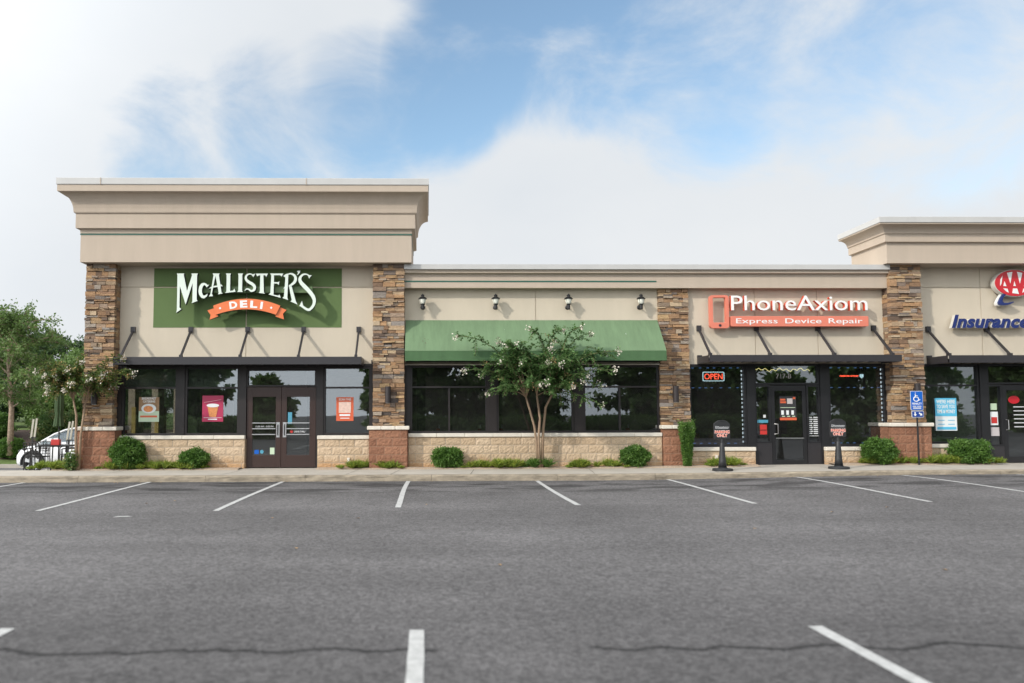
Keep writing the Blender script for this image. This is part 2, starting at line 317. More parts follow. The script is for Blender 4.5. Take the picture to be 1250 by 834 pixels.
def asphalt_mat():
    m = bpy.data.materials.new('worn asphalt'); m.use_nodes = True; nt = m.node_tree; N = nt.nodes; L = nt.links
    p = N['Principled BSDF']; p.inputs['Roughness'].default_value = .88; p.inputs['Specular IOR Level'].default_value = .3
    tc = N.new('ShaderNodeTexCoord'); O = tc.outputs['Object']
    def noise(sc, det, mapping=(1,1,1), rough=.6):
        mp = N.new('ShaderNodeMapping'); mp.inputs['Scale'].default_value = mapping; L.new(O, mp.inputs[0])
        n = N.new('ShaderNodeTexNoise'); n.inputs['Scale'].default_value = sc; n.inputs['Detail'].default_value = det; n.inputs['Roughness'].default_value = rough; L.new(mp.outputs[0], n.inputs['Vector']); return n.outputs['Fac']
    def mr(v, a, b, c, d, smooth=False):
        n = N.new('ShaderNodeMapRange'); n.inputs['From Min'].default_value = a; n.inputs['From Max'].default_value = b; n.inputs['To Min'].default_value = c; n.inputs['To Max'].default_value = d
        if smooth: n.interpolation_type = 'SMOOTHSTEP'
        L.new(v, n.inputs[0]); return n.outputs[0]
    def mt(op, a, b=None, c=None):
        n = N.new('ShaderNodeMath'); n.operation = op
        for i, v in enumerate((a, b, c)):
            if v is None: continue
            if isinstance(v, (int, float)): n.inputs[i].default_value = v
            else: L.new(v, n.inputs[i])
        return n.outputs[0]
    sep = N.new('ShaderNodeSeparateXYZ'); L.new(O, sep.inputs[0]); X, Y = sep.outputs[0], sep.outputs[1]
    patch = mr(noise(.28, 6), .3, .7, .76, 1.2)
    lane = mr(noise(.45, 4, (.14, 1.0, 1)), .3, .7, .80, 1.16)
    mid = mr(noise(6, 4), .3, .7, .92, 1.07)
    vor = N.new('ShaderNodeTexVoronoi'); vor.inputs['Scale'].default_value = 95; L.new(O, vor.inputs['Vector'])
    agg = mr(vor.outputs['Distance'], 0, .7, 1.22, .74)
    grain = mr(noise(70, 3, rough=.8), .3, .7, .66, 1.34)
    v2 = N.new('ShaderNodeTexVoronoi'); v2.inputs['Scale'].default_value = 34; L.new(O, v2.inputs['Vector'])
    sc = N.new('ShaderNodeSeparateColor'); L.new(v2.outputs['Color'], sc.inputs[0]); chip = mr(sc.outputs[0], 0, 1, .66, 1.38)
    f = mt('MULTIPLY', mt('MULTIPLY', mt('MULTIPLY', mt('MULTIPLY', patch, lane), mt('MULTIPLY', mid, agg)), grain), chip)
    f = mt('MULTIPLY', f, mr(mt('ADD', Y, mt('MULTIPLY', noise(.4, 4, (.5, 1, 1)), 3.2)), 6.0, 10.5, .80, 1.03, True))   # paving darker towards the near lane, uneven edge
    # oil drips in the stalls along the kerb
    oil = mt('MULTIPLY', mr(noise(.95, 5, (.6, 1.7, 1)),   .46, .60, 0, 1, True), mt('MULTIPLY', mr(Y, 15.2, 17.2, 0, 1, True), mr(Y, 18.95, 18.7, 0, 1, True)))
    f = mt('MULTIPLY', f, mr(oil, 0, 1, 1, .40))
    # tar-filled cracks across the foreground lane
    def crack(y0, amp, sc, w, off):
        mpn = N.new('ShaderNodeMapping'); mpn.inputs['Scale'].default_value = (1, .0, 0); mpn.inputs['Location'].default_value = (off, off, off); L.new(O, mpn.inputs[0])
        n = N.new('ShaderNodeTexNoise'); n.inputs['Scale'].default_value = sc; n.inputs['Detail'].default_value = 7; n.inputs['Roughness'].default_value = .62; L.new(mpn.outputs[0], n.inputs['Vector'])
        yy = mt('ADD', mt('MULTIPLY', mt('SUBTRACT', n.outputs['Fac'], .5), amp), y0)
        d = mt('ABSOLUTE', mt('SUBTRACT', Y, yy)); return mr(d, w*.35, w, 1, 0, True)
    c1 = mt('MULTIPLY', crack(5.42, .48, 2.3, .050, 3.1), mt('MAXIMUM', mr(X, .12, .02, 0, 1), mr(X, 1.08, 1.15, 0, 1)))
    c2 = mt('MULTIPLY', mt('MULTIPLY', crack(6.25, .12, .9, .022, 9.7), .45), mt('MULTIPLY', mr(X, -1.2, -.7, 0, 1), mr(X, .9, .2, 0, 1)))
    # fine hairline craze off the main crack
    vd = N.new('ShaderNodeTexVoronoi'); vd.feature = 'DISTANCE_TO_EDGE'; vd.inputs['Scale'].default_value = 1.15; mpv = N.new('ShaderNodeMapping'); L.new(O, mpv.inputs[0])
    nz = N.new('ShaderNodeTexNoise'); nz.inputs['Scale'].default_value = 3; L.new(O, nz.inputs['Vector']); vv = N.new('ShaderNodeVectorMath'); vv.operation = 'MULTIPLY_ADD'; L.new(nz.outputs['Color'], vv.inputs[0]); vv.inputs[1].default_value = (.4, .4, 0); L.new(O, vv.inputs[2]); L.new(vv.outputs[0], vd.inputs['Vector'])
    craze = mt('MULTIPLY', mt('MULTIPLY', mr(vd.outputs['Distance'], 0, .012, 1, 0), mr(noise(.5, 3), .5, .62, 0, .55)), mr(Y, 6.2, 5.3, 0, 1))
    ck = mt('MAXIMUM', mt('MAXIMUM', c1, c2), craze)
    f = mt('MULTIPLY', f, mr(ck, 0, 1, 1, .34))
    vm = N.new('ShaderNodeVectorMath'); vm.operation = 'SCALE'; vm.inputs[0].default_value = (.130, .1245, .125); L.new(f, vm.inputs['Scale']); L.new(vm.outputs[0], p.inputs['Base Color'])
    b = N.new('ShaderNodeBump'); b.inputs['Strength'].default_value = .5; b.inputs['Distance'].default_value = .006; L.new(mt('SUBTRACT', agg, mt('MULTIPLY', ck, .8)), b.inputs['Height']); L.new(b.outputs[0], p.inputs['Normal'])
    return m
M['asphalt'] = asphalt_mat()

# ------------------------------------------------------------------ text
_capH = None
def glyphs(body, offset=0., shear=0., spacing=1.):
    c = bpy.data.curves.new('t', 'FONT'); c.body = body; c.size = 1; c.offset = offset; c.shear = shear; c.space_character = spacing; c.resolution_u = 3
    o = bpy.data.objects.new('t', c); COL.objects.link(o); bpy.context.view_layer.update()
    me = bpy.data.meshes.new_from_object(o.evaluated_get(bpy.context.evaluated_depsgraph_get()))
    v = np.array([q.co[:] for q in me.vertices]); f = [list(p.vertices) for p in me.polygons]
    bpy.data.objects.remove(o); bpy.data.curves.remove(c); bpy.data.meshes.remove(me); return v, f
def text(name, body, x0, x1, zb, cap, y, depth, mats, parent=None, offset=0., shear=0., spacing=1., bold_layers=None, fn=None):
    """flat lettering standing in the x-z plane, face towards -y, extruded backwards by depth; fitted to x0..x1 and cap height"""
    global _capH
    if _capH is None: _capH = float(glyphs('H')[0][:, 1].max())
    v, f = glyphs(body, offset, shear, spacing)
    s = cap/_capH; w = (v[:, 0].max()-v[:, 0].min()); sx = (x1-x0)/w
    P = np.stack([x0+(v[:, 0]-v[:, 0].min())*sx, np.full(len(v), y), zb+v[:, 1]*s], 1)
    if fn: P = np.array([fn(*p) for p in P])
    bm = bmesh.new(); bv = [bm.verts.new(p) for p in P]
    for q in f:
        try: fc = bm.faces.new([bv[i] for i in q])
        except ValueError: pass
    bmesh.ops.remove_doubles(bm, verts=bm.verts, dist=1e-5)
    bmesh.ops.recalc_face_normals(bm, faces=bm.faces)
    for fc in bm.faces:
        if fc.normal.y > 0: fc.normal_flip()
    if depth:
        front = list(bm.faces)
        r = bmesh.ops.extrude_face_region(bm, geom=front, use_keep_orig=True)
        nv = [g for g in r['geom'] if isinstance(g, bmesh.types.BMVert)]
        bmesh.ops.translate(bm, verts=nv, vec=(0, depth, 0))
        fs = set(front)
        for fc in bm.faces:
            if fc not in fs: fc.material_index = 1 if len(mats) > 1 else 0
        bmesh.ops.recalc_face_normals(bm, faces=bm.faces)
    me = bpy.data.meshes.new(name); bm.to_mesh(me); bm.free()
    for m in mats: me.materials.append(m)
    o = bpy.data.objects.new(name, me); COL.objects.link(o)
    if parent is not None: put(o, parent)
    return o

# ================================================================== GROUND
def sstep(a, b, t):
    t = min(1, max(0, (t-a)/(b-a))); return t*t*(3-2*t)
def rise(x): return .115*sstep(3.5, 13.5, x)
def zlot(x, y):
    z = rise(x)*sstep(11.5, 18.5, y)
    z -= .38*sstep(20.5, 29.5, y)*sstep(-9.0, -12.0, x)
    return z
def axis(lo, hi, step, far, grow=1.5):
    a = list(np.arange(lo, hi+1e-6, step)); d = step
    while a[-1] < far: d *= grow; a.append(a[-1]+d)
    d = step
    while a[0] > -far: d *= grow; a.insert(0, a[0]-d)
    return a
def ground_sheet():
    xs = axis(-18, 18, .5, 700); ys = axis(2, 31, .5, 700); V = []; F = []
    for y in ys:
        for x in xs: V.append((x, y, zlot(x, y)))
    n = len(xs)
    for j in range(len(ys)-1):
        for i in range(n-1): F.append((j*n+i, j*n+i+1, (j+1)*n+i+1, (j+1)*n+i))
    me = bpy.data.meshes.new('parking_lot'); me.from_pydata(V, [], F); me.materials.append(M['asphalt'])
    me.polygons.foreach_set('use_smooth', [True]*len(me.polygons))
    o = bpy.data.objects.new('parking_lot', me); COL.objects.link(o); tag(o, kind='structure')
ground_sheet()

KX0, KX1, KY = -14.5, 24.0, 18.98
def walk():
    mb = MB(); xs = list(np.arange(KX0, KX1+.01, .5))
    top = lambda x: .148 + rise(x)*.62
    b = 0
    for i, x in enumerate(xs):
        z = top(x); mb.v += [(x, KY+.16, z), (x, 20.72, z+.012), (x, 21.6 if x > -9 else 20.8, z+.02)]
    for i in range(len(xs)-1):
        for k in range(2): mb.face([i*3+k, (i+1)*3+k, (i+1)*3+k+1, i*3+k+1])
    b = len(mb.v); x = KX0
    mb.v += [(x, KY+.16, -.5), (x, KY+.16, top(x)), (x, 20.8, top(x)+.02), (x, 20.8, -.5)]; mb.face([b, b+1, b+2, b+3])
    b = len(mb.v); mb.v += [(KX0, 20.8, -.5), (KX0, 20.8, .168), (-8.9, 20.8, .168), (-8.9, 20.8, -.5)]; mb.face([b, b+1, b+2, b+3])
    tag(mb.build('sidewalk', M['concrete']), kind='structure')
    # kerb: cast lengths with tight joints and a softened, chipped nose
    cuts = [KX0]
    while cuts[-1] < KX1: cuts.append(min(KX1, cuts[-1]+rng.choice([3.05, 3.05, 2.4])))
    mb = MB()
    for a, c in zip(cuts[:-1], cuts[1:]):
        n = max(2, int((c-a)/.22)); st = [a+.004+(c-a-.008)*k/n for k in range(n+1)]; rows = []
        for x in st:
            z = top(x); j = lambda s: rng.uniform(-s, s)
            rows.append([(x, KY+j(.004)-.012, -.06), (x, KY+j(.006), z*.55), (x, KY+.004+j(.007), z-.03+j(.006)), (x, KY+.035+j(.006), z-.004+j(.004)), (x, KY+.158, z+.002)])
        b = len(mb.v)
        for r in rows: mb.v += r
        for i in range(n):
            for k in range(4): mb.face([b+i*5+k, b+(i+1)*5+k, b+(i+1)*5+k+1, b+i*5+k+1])
        mb.face([b+k for k in range(5)]); mb.face([b+n*5+k for k in range(5)])
    tag(mb.build('kerb', M['kerb'], smooth=False), kind='structure')
walk()
zwalk = lambda x: .168 + rise(x)*.62
# score joints of the walk, thin dark strips
mbj = MB()
for x in (-11.2, -8.1, -5.05, -2.0, -.9, 1.05, 4.1, 7.15, 10.2, 13.2, 16.3):
    z = zwalk(x)-.0135; mbj.add([(x, KY+.165, z), (x+.012, KY+.165, z), (x+.19, 20.70, z+.006), (x+.178, 20.70, z+.006)], [(0,1,2,3)])
tag(mbj.build('sidewalk_joint', M['mortar_dark']), kind='structure')

def bed(name, x0, x1, m, y0=20.73, y1=21.22):
    mb = MB(); n = max(2, int((x1-x0)/.18)); b = 0
    for i in range(n+1):
        x = x0+(x1-x0)*i/n; z = zwalk(x)
        mb.v += [(x, y0+rng.uniform(-.03, .02), z-.01), (x, y0+.08, z+.018+rng.uniform(0, .012)), (x, (y0+y1)/2, z+.035+rng.uniform(-.008, .012)), (x, y1, z+.03)]
    for i in range(n):
        for k in range(3): mb.face([i*4+k, (i+1)*4+k, (i+1)*4+k+1, i*4+k+1])
    tag(mb.build(name, m), kind='structure')
bed('planting_bed', -9.9, -5.0, M['gravel']); bed('planting_bed', -2.95, 8.9, M['gravel']); bed('planting_bed', 10.95, 15.3, M['gravel'])

def stripe(x, x2, y0, y1, w=.1):
    mb = MB(); n = 24; ph = rng.uniform(0, 6)
    for i in range(n+1):
        t = i/n; y = y0+(y1-y0)*t; xc = x+(x2-x)*t + .022*math.sin(ph+4*t) ; e = .002
        for sgn in (-1, 1):
            xx = xc+sgn*w/2+rng.uniform(-e, e); mb.v.append((xx, y, zlot(xx, y)+.006))
    for i in range(n): mb.face([2*i, 2*i+1, 2*i+3, 2*i+2])
    tag(mb.build('parking_line', M['line']), kind='structure')
for a in [(-9.62,-9.75,18.9,13.2),(-6.65,-6.58,18.95,13.33),(-3.50,-3.54,18.95,13.22),(-.45,-.53,18.95,13.58),(2.63,2.66,18.93,13.82),(5.82,5.86,18.93,13.9),(8.98,9.05,18.93,13.95),(11.56,11.85,18.9,13.9),(14.4,14.75,18.93,13.9),(17.6,17.8,18.93,13.9),(-12.7,-12.8,18.9,13.2)]: stripe(*a)
for a in [(-.1,-.1,5.9,.4),(2.94,2.94,5.93,.4),(-3.17,-3.17,6.02,.4),(6.0,6.0,5.95,.4),(-6.3,-6.3,5.95,.4)]: stripe(*a, w=.11)
mb = MB(); mb.add([(-4.95,12.45,.006),(-4.66,12.53,.006),(-4.78,12.6,.006),(-4.92,12.58,.006)], [(0,1,2,3)])
tag(mb.build('paint_mark', M['line']), kind='structure')

# bank with lawn and mulch beyond the side lot
def bank():
    ys = [30.35, 30.6, 31.2, 32., 33.5, 35, 38, 45, 60, 90, 140, 260]; zs = [-.26, -.22, -.12, .25, .78, .98, 1.15, 1.3, 1.5, 1.7, 2, 2.4]
    for nm, i0, i1, m in (('lawn_strip', 0, 2, 'lawn'), ('mulch_bank', 2, 5, 'mulch'), ('far_lawn', 5, 11, 'lawn')):
        mb = MB(); xs = list(np.arange(-46, -9.4, 1.2)); 
        if nm == 'far_lawn': xs = [-260, -120, -70] + xs
        for j in range(i0, i1+1):
            for x in xs: mb.v.append((x, ys[j], zs[j]+rng.uniform(-.03, .03)*(0 if j in (0,2,5) else 1)))
        n = len(xs)
        for j in range(i1-i0):
            for i in range(n-1): mb.face([j*n+i, j*n+i+1, (j+1)*n+i+1, (j+1)*n+i])
        tag(mb.build(nm, M[m], smooth=True), kind='structure')
    mb = MB(); mb.box(-46, -9.4, 30.1, 30.36, -.6, -.25); tag(mb.build('far_kerb', M['concrete']), kind='structure')
bank()
mb = MB(); mb.box(-11.2, -9.0, 20.82, 24.4, -.5, .03); tag(mb.build('patio_slab', M['concrete']), kind='structure')

# ================================================================== BUILDING
B = empty('shop_building', (4, 21.35, 0), 'tan stucco strip of shops with stone pillars, block base and tall cornices', 'building')
WY = 21.35                                              # stucco face
def wall_panels(name, xcuts, zcuts, y, m=M['stucco'], holes=(), t=.22, gap=.011):
    mb = MB()
    for a, b in zip(xcuts[:-1], xcuts[1:]):
        for c, d in zip(zcuts[:-1], zcuts[1:]): mb.box(a+gap, b-gap, y, y+t, c+gap, d-gap)
    mb.box(xcuts[0]+gap, xcuts[-1]-gap, y+.02, y+t+.1, zcuts[0]+gap, zcuts[-1]-gap)
    return mb.build(name, m, B)
wall_panels('stucco_wall', [-8.43, -4.97, -1.45], [2.95, 5.12, 5.72], WY)
wall_panels('stucco_wall', [-.63, 3.0, 6.40], [2.99, 5.08], WY)
wall_panels('stucco_wall', [7.20, 9.1, 10.85, 12.7], [2.95, 5.08], WY)
wall_panels('stucco_wall', [13.53, 15.47, 18.6, 21.5], [2.95, 5.12, 5.72], WY)
# painted green field behind the deli lettering, grooved like the wall it is painted on
mb = MB()
for a, b in ((-7.51, -4.985), (-4.955, -2.355)):
    for c, d in ((4.005, 5.105), (5.135, 5.645)): mb.box(a, b, WY-.006, WY+.01, c, d)
mb.build('green_sign_field', M['green_wall'], B)

def ushape(name, x0, x1, yf, yb, prof, m, left=True, right=True, x1open=None):
    """cornice running round left side, front and right side; prof = list of (outset, z) from bottom to top"""
    mb = MB(); n = len(prof)
    for o, z in prof:
        mb.v += [(x0-o, yb, z), (x0-o, yf-o, z), (x1+(o if right else 0), yf-o, z), (x1+(o if right else 0), yb, z)]
    for i in range(n-1):
        for k in range(3 if right else 2): mb.face([i*4+k, i*4+k+1, (i+1)*4+k+1, (i+1)*4+k])
        mb.face([i*4+3, i*4, (i+1)*4, (i+1)*4+3])
        if not right: mb.face([i*4+2, i*4+3, (i+1)*4+3, (i+1)*4+2])
    mb.face([0, 1, 2, 3]); t = (n-1)*4; mb.face([t, t+1, t+2, t+3])
    return mb.build(name, m, B)
def cove(o0, z0, o1, z1, n=8):
    return [(o0+(o1-o0)*(1-math.cos(math.pi/2*i/n)), z0+(z1-z0)*math.sin(math.pi/2*i/n)) for i in range(n+1)]
# tall left tower
ushape('cornice', -9.28, -.42, 20.75, 23.5, [(0,5.70),(0,6.475),(.012,6.49),(.012,6.575),(.10,6.60),(.10,6.985),(.135,7.005)]+cove(.145,7.03,.42,7.49)+[(.45,7.505),(.45,7.69)], M['trim'])
ushape('coping', -9.28, -.42, 20.75, 23.5, [(.462,7.675),(.472,7.69),(.472,7.85),(.455,7.86)], M['coping'])
mb = MB(); mb.box(-9.292, -.408, 20.736, 23.49, 6.437, 6.468); mb.build('teal_band', M['teal'], B)
# right tower
ushape('cornice', 12.51, 21.5, 20.75, 22.5, [(0,5.69),(0,6.245),(.085,6.262),(.085,6.462),(.115,6.478)]+cove(.12,6.49,.35,6.675)+[(.37,6.685),(.37,6.73)], M['trim'])
ushape('coping', 12.51, 21.5, 20.75, 22.5, [(.382,6.715),(.392,6.725),(.392,6.87),(.375,6.88)], M['coping'])
# low roof edge between the towers
mb = MB(); mb.prism_x([(21.1,5.065),(21.1,5.445),(21.0,5.462),(21.0,5.55),(21.06,5.56),(21.6,5.56),(21.6,5.065)], -.625, 12.695); mb.build('roof_fascia', M['trim'], B)
mb = MB(); mb.box(-.625, 12.695, 20.93, 21.62, 5.552, 5.685); mb.build('coping', M['coping'], B)
mb = MB(); mb.box(-.62, 6.3, 21.091, 21.11, 5.225, 5.262); mb.build('teal_band', M['teal'], B)
for x in (-8.6, -3.2): MB().box(x, x+.02, 20.268, 20.285, 7.68, 7.855).build('coping_joint', M['trim'], B)
# roof, back and side walls
MB().box(-8.95, -.66, 21.62, 23.3, 4.96, 5.75).build('tower_core', M['trim'], B); MB().box(12.78, 21.4, 21.62, 22.4, 4.96, 5.75).build('tower_core', M['trim'], B)
mb = MB(); mb.box(-9.0, 21.5, 21.75, 36, 4.8, 4.95); mb.build('roof_deck', M['interior'], B)
mb = MB(); mb.box(-9.0, 21.5, 35.8, 36, 0, 5.6); mb.box(21.4, 21.5, 21.4, 35.8, 0, 5.7); mb.build('rear_wall', M['trim'], B)
mb = MB(); wins = [(21.75, 22.2), (23.6, 24.1), (25.6, 26.2), (27.8, 36)]
for a, b in wins: mb.box(-9.0, -8.8, a, b, 1.0, 2.7)
mb.box(-9.0, -8.8, 21.36, 36, 0, 1.0); mb.box(-9.0, -8.8, 21.36, 36, 2.7, 5.7); mb.box(-9.0, -8.8, 21.36, 21.75, 1.0, 2.7); mb.build('side_wall', M['trim'], B)
for a, b in ((22.2, 23.6), (24.1, 25.6), (26.2, 27.8)):
    for y in (a, b-.09): MB().box(-8.86, -8.74, y, y+.09, 1.0, 1.85).build('window_jamb', M['yellow'], B)
# rooms behind the glass
mb = MB(); mb.box(-8.79, 21.4, 21.62, 35.8, .13, .165); mb.build('interior_floor', M['int_floor'], B)
mb = MB(); mb.box(-8.79, 21.4, 21.62, 35.8, 3.1, 3.15); mb.build('interior_ceiling', M['int_dark'], B)
mb = MB(); mb.box(-8.79, 6.7, 30.5, 30.6, .17, 3.1); mb.box(6.9, 13.0, 28.0, 28.1, .17, 3.1); mb.box(13.2, 21.4, 27.0, 27.1, .17, 3.1)
mb.box(6.7, 6.85, 21.66, 30.5, .17, 3.1); mb.box(13.0, 13.15, 21.66, 30.5, .17, 3.1); mb.build('interior_wall', M['interior'], B)
MB().box(-.4, 6.2, 21.7, 22.05, 1.06, 1.10).build('window_counter', M['interior'], B); MB().box(-8.2, -5.1, 21.7, 22.05, 1.0, 1.04).build('window_counter', M['interior'], B)
for x, y in ((-7.3, 24.5), (-5.9, 24.6), (-4.0, 27), (-.2, 26)): MB().box(x-.14, x+.14, y-.14, y+.14, .17, 3.1).build('interior_column', M['umbrella'], B)
MB().box(9.1, 12.4, 25.2, 25.9, .17, 1.15).build('service_counter', M['int_floor'], B); MB().box(15.0, 17.5, 24.6, 25.2, .17, 1.1).build('service_counter', M['int_floor'], B)
for a, b in ((-8.25, -6.85), (-6.55, -5.17)): MB().box(a, b, 21.47, 21.48, 2.37, 2.9).build('window_shade', mat('pale roller shade', (.62,.68,.62), .8, .08, 3), B)
mb = MB(); mb.box(13.75, 15.33, 21.46, 21.48, .8, 2.92); mb.build('window_shade', mat('grey roller shade', (.34,.38,.35), .8, .12, 3), B)

# ---- stone pillars on block pedestals
def stonework(mb, x0, x1, yf, yb, z0, z1, sides=(1, 1)):
    z = z0; rows = []
    while z < z1-.03:
        h = rng.choice([.045, .055, .07, .085, .10, .12]);
        if z+h > z1-.04: h = z1-z
        x = x0
        while x < x1-.02:
            w = rng.uniform(.11, .36)
            if x+w > x1-.1: w = x1-x
            r = rng.uniform(0, .058); mb.tint = rng.random()
            e0 = -rng.uniform(0, .018) if x == x0 else .003; e1 = rng.uniform(0, .018) if x+w >= x1-1e-6 else -.003
            hs = h
            if h > .09 and rng.random() < .4:
                k = h*rng.uniform(.4, .6)
                mb.box(x+e0, x+w+e1, yf-r, yf+.12, z+.003, z+k-.002, .004); mb.tint = rng.random(); r = rng.uniform(0, .042)
                mb.box(x+e0, x+w+e1, yf-r, yf+.12, z+k+.002, z+h-.003, .004)
            else: mb.box(x+e0, x+w+e1, yf-r, yf+.12, z+.004, z+h-.004, .008)
            x += w
        for sd, on in ((0, sides[0]), (1, sides[1])):
            if not on: continue
            y = yf+.125
            while y < yb-.02:
                w = rng.uniform(.12, .34)
                if y+w > yb-.08: w = yb-y
                r = rng.uniform(-.004, .022); mb.tint = rng.random()
                if sd == 0: mb.box(x0-r, x0+.1, y+.003, y+w-.003, z+.003, z+h-.003, .003)
                else: mb.box(x1-.1, x1+r, y+.003, y+w-.003, z+.003, z+h-.003, .003)
                y += w
        z += h
def blocks(mb, x0, x1, yf, yb, z0, z1, rows, L=.4, sides=(1, 1), rough=.012):
    h = (z1-z0)/rows; 
    for i in range(rows):
        x = x0 - (L*.5 if i % 2 else 0) - rng.uniform(0, .02)
        while x < x1:
            a = max(x, x0); b = min(x+L, x1)
            if b-a > .03:
                mb.tint = .02+rng.random()*.96
                # rough split face: a small grid pushed in and out
                nx = max(2, int((b-a)/.045)); nz = 5; base = len(mb.v); g = .007
                for kz in range(nz+1):
                    for kx in range(nx+1):
                        edge = kz in (0, nz) or kx in (0, nx)
                        mb.v.append((a+g+(b-a-2*g)*kx/nx, yf-(0.002 if edge else rng.uniform(.004, rough+.004)), z0+h*i+g+(h-2*g)*kz/nz))
                for kz in range(nz):
                    for kx in range(nx): mb.face([base+kz*(nx+1)+kx, base+kz*(nx+1)+kx+1, base+(kz+1)*(nx+1)+kx+1, base+(kz+1)*(nx+1)+kx])
                mb.box(a+g, b-g, yf+.0015, yf+.09, z0+h*i+g, z0+h*(i+1)-g)
            x += L
        for sd, on in ((0, sides[0]), (1, sides[1])):
            if on:
                mb.tint = .02+rng.random()*.96
                xx = x0 if sd == 0 else x1
                mb.box(xx-(.006 if sd == 0 else .05), xx+(.05 if sd == 0 else .006), yf+.095, yb, z0+h*i+.0055, z0+h*(i+1)-.0055, .003)
def pillar(x0, x1, yf, yb, ztop, px0, px1, pyf, sides=(1, 1), capz=1.205, zb=.1):
    mb = MB(); stonework(mb, x0, x1, yf, yb, capz+.105, ztop, sides); P = mb.build('stone_pillar', M['stone'], B)
    MB().box(x0+.03, x1-.03, yf+.02, yb, capz+.1, ztop).build('stone_backing', M['mortar_dark'], P)
    mb = MB(); blocks(mb, px0, px1, pyf, yb, zb, capz, 5, .42, sides); q = mb.build('pedestal', M['red_block'], P)
    MB().box(px0+.008, px1-.008, pyf+.004, yb, zb, capz).build('pedestal_core', M['mortar_red'], P)
    mb = MB(); n = 3; w = (px1-px0+.10)/n
    for i in range(n): mb.box(px0-.05+w*i+.002, px0-.05+w*(i+1)-.002, pyf-.055, yb, capz, capz+.1)
    mb.build('pedestal_cap', M['sill'], P, bevel=.018)
pillar(-9.2, -8.43, 21.0, 21.75, 5.70, -9.30, -8.30, 20.9)
pillar(-1.46, -.63, 21.0, 21.6, 5.70, -1.56, -.53, 20.9)
pillar(6.40, 7.20, 21.26, 21.6, 5.065, 6.41, 7.19, 21.13, (1, 1))
pillar(12.70, 13.55, 21.0, 21.6, 5.69, 12.52, 13.64, 20.9, capz=1.255)

# ---- low block walls with cast sills
def low_wall(x0, x1, ztop, yf=21.2, zb=.1, rows=4, ends=(0, 0)):
    mb = MB(); blocks(mb, x0, x1, yf, WY+.2, zb, ztop-.1, rows, .41, (1, 1)); w = mb.build('low_wall', M['tan_block'], B)
    MB().box(x0+.008, x1-.008, yf+.004, WY+.2, zb, ztop-.1).build('low_wall_core', M['mortar'], w)
    mb = MB(); n = max(1, round((x1-x0)/.8)); L_ = (x1-x0)/n
    for i in range(n): mb.box(x0+L_*i+.002, x0+L_*(i+1)-.002, yf-.045, WY+.12, ztop-.1, ztop)
    mb.build('sill', M['sill'], w, bevel=.012)
low_wall(-8.29, -4.93, 1.06); low_wall(-2.98, -1.57, 1.05)
low_wall(-.52, 6.40, 1.10); low_wall(7.2, 8.96, .70, rows=3); low_wall(10.88, 12.51, .70, rows=3); low_wall(13.65, 15.40, .77, rows=3)

# ---- storefront glazing
def glazing(x0, x1, z0, z1, mulls=(), transom=None, lower_mulls=None, fm=None, gm=None, fr=.06, y=WY-.03, name='window'):
    fm = fm or M['bronze']; gm = gm or M['glass']; mb = MB(); yb = y+.12
    mb.box(x0, x0+fr, y, yb, z0, z1); mb.box(x1-fr, x1, y, yb, z0, z1); mb.box(x0+fr, x1-fr, y, yb, z1-fr, z1); mb.box(x0+fr, x1-fr, y, yb, z0, z0+fr)
    rects = []
    def cells(a, b, c, d, ms):
        xs = [a]
        for m in ms: mb.box(m-.025, m+.025, y+.01, yb-.01, c, d); xs += [m-.025, m+.025]
        xs.append(b)
        for k in range(0, len(xs), 2): rects.append((xs[k], xs[k+1], c, d))
    a, b, c, d = x0+fr, x1-fr, z0+fr, z1-fr
    if transom:
        mb.box(a, b, y+.008, yb-.008, transom-.025, transom+.025); cells(a, b, transom+.025, d, mulls); cells(a, b, c, transom-.025, lower_mulls if lower_mulls is not None else mulls)
    else: cells(a, b, c, d, mulls)
    w = mb.build(name, fm, B)
    for r in rects: MB().box(r[0], r[1], y+.06, y+.066, r[2], r[3]).build('pane', gm, w)
    return w
def post(x0, x1, z0, z1, m=None, y=WY-.06, yb=WY+.1): return MB().box(x0, x1, y, yb, z0, z1).build('mullion_post', m or M['bronze'], B)
# deli front
post(-8.43, -8.31, 1.06, 3.1); glazing(-8.31, -6.80, 1.06, 2.93, transom=2.35)
post(-6.80, -6.60, 1.06, 3.1); glazing(-6.60, -5.12, 1.06, 2.93, transom=2.35)
post(-5.12, -4.93, .17, 3.1); post(-3.03, -2.84, .17, 3.1)
glazing(-4.93, -3.03, 2.38, 2.86, fr=.045); glazing(-2.84, -1.53, 1.06, 2.93, transom=2.35); post(-1.53, -1.46, 1.06, 3.1)
mb = MB(); mb.box(-8.43, -1.46, WY-.05, WY+.1, 2.935, 3.0); mb.build('head_trim', M['bronze'], B)
mb = MB(); mb.box(-4.93, -3.03, WY-.04, WY+.1, 2.865, 2.93); mb.build('head_trim', M['bronze'], B)
# middle windows below the awning
post(-.63, -.47, 1.10, 2.96); glazing(-.47, 1.66, 1.10, 2.96, transom=2.36, mulls=(), lower_mulls=(.60,), gm=M['glass_dark'])
post(1.66, 1.90, 1.10, 2.96); glazing(1.90, 4.03, 1.10, 2.96, gm=M['glass_dark'], transom=2.36, lower_mulls=())
post(4.03, 4.28, 1.10, 2.96); glazing(4.28, 6.40, 1.10, 2.96, transom=2.36, mulls=(), lower_mulls=(5.29,), gm=M['glass_dark'])
MB().box(-.63, 6.40, WY-.08, WY+.02, 2.963, 2.99).build('head_trim', M['sill'], B)
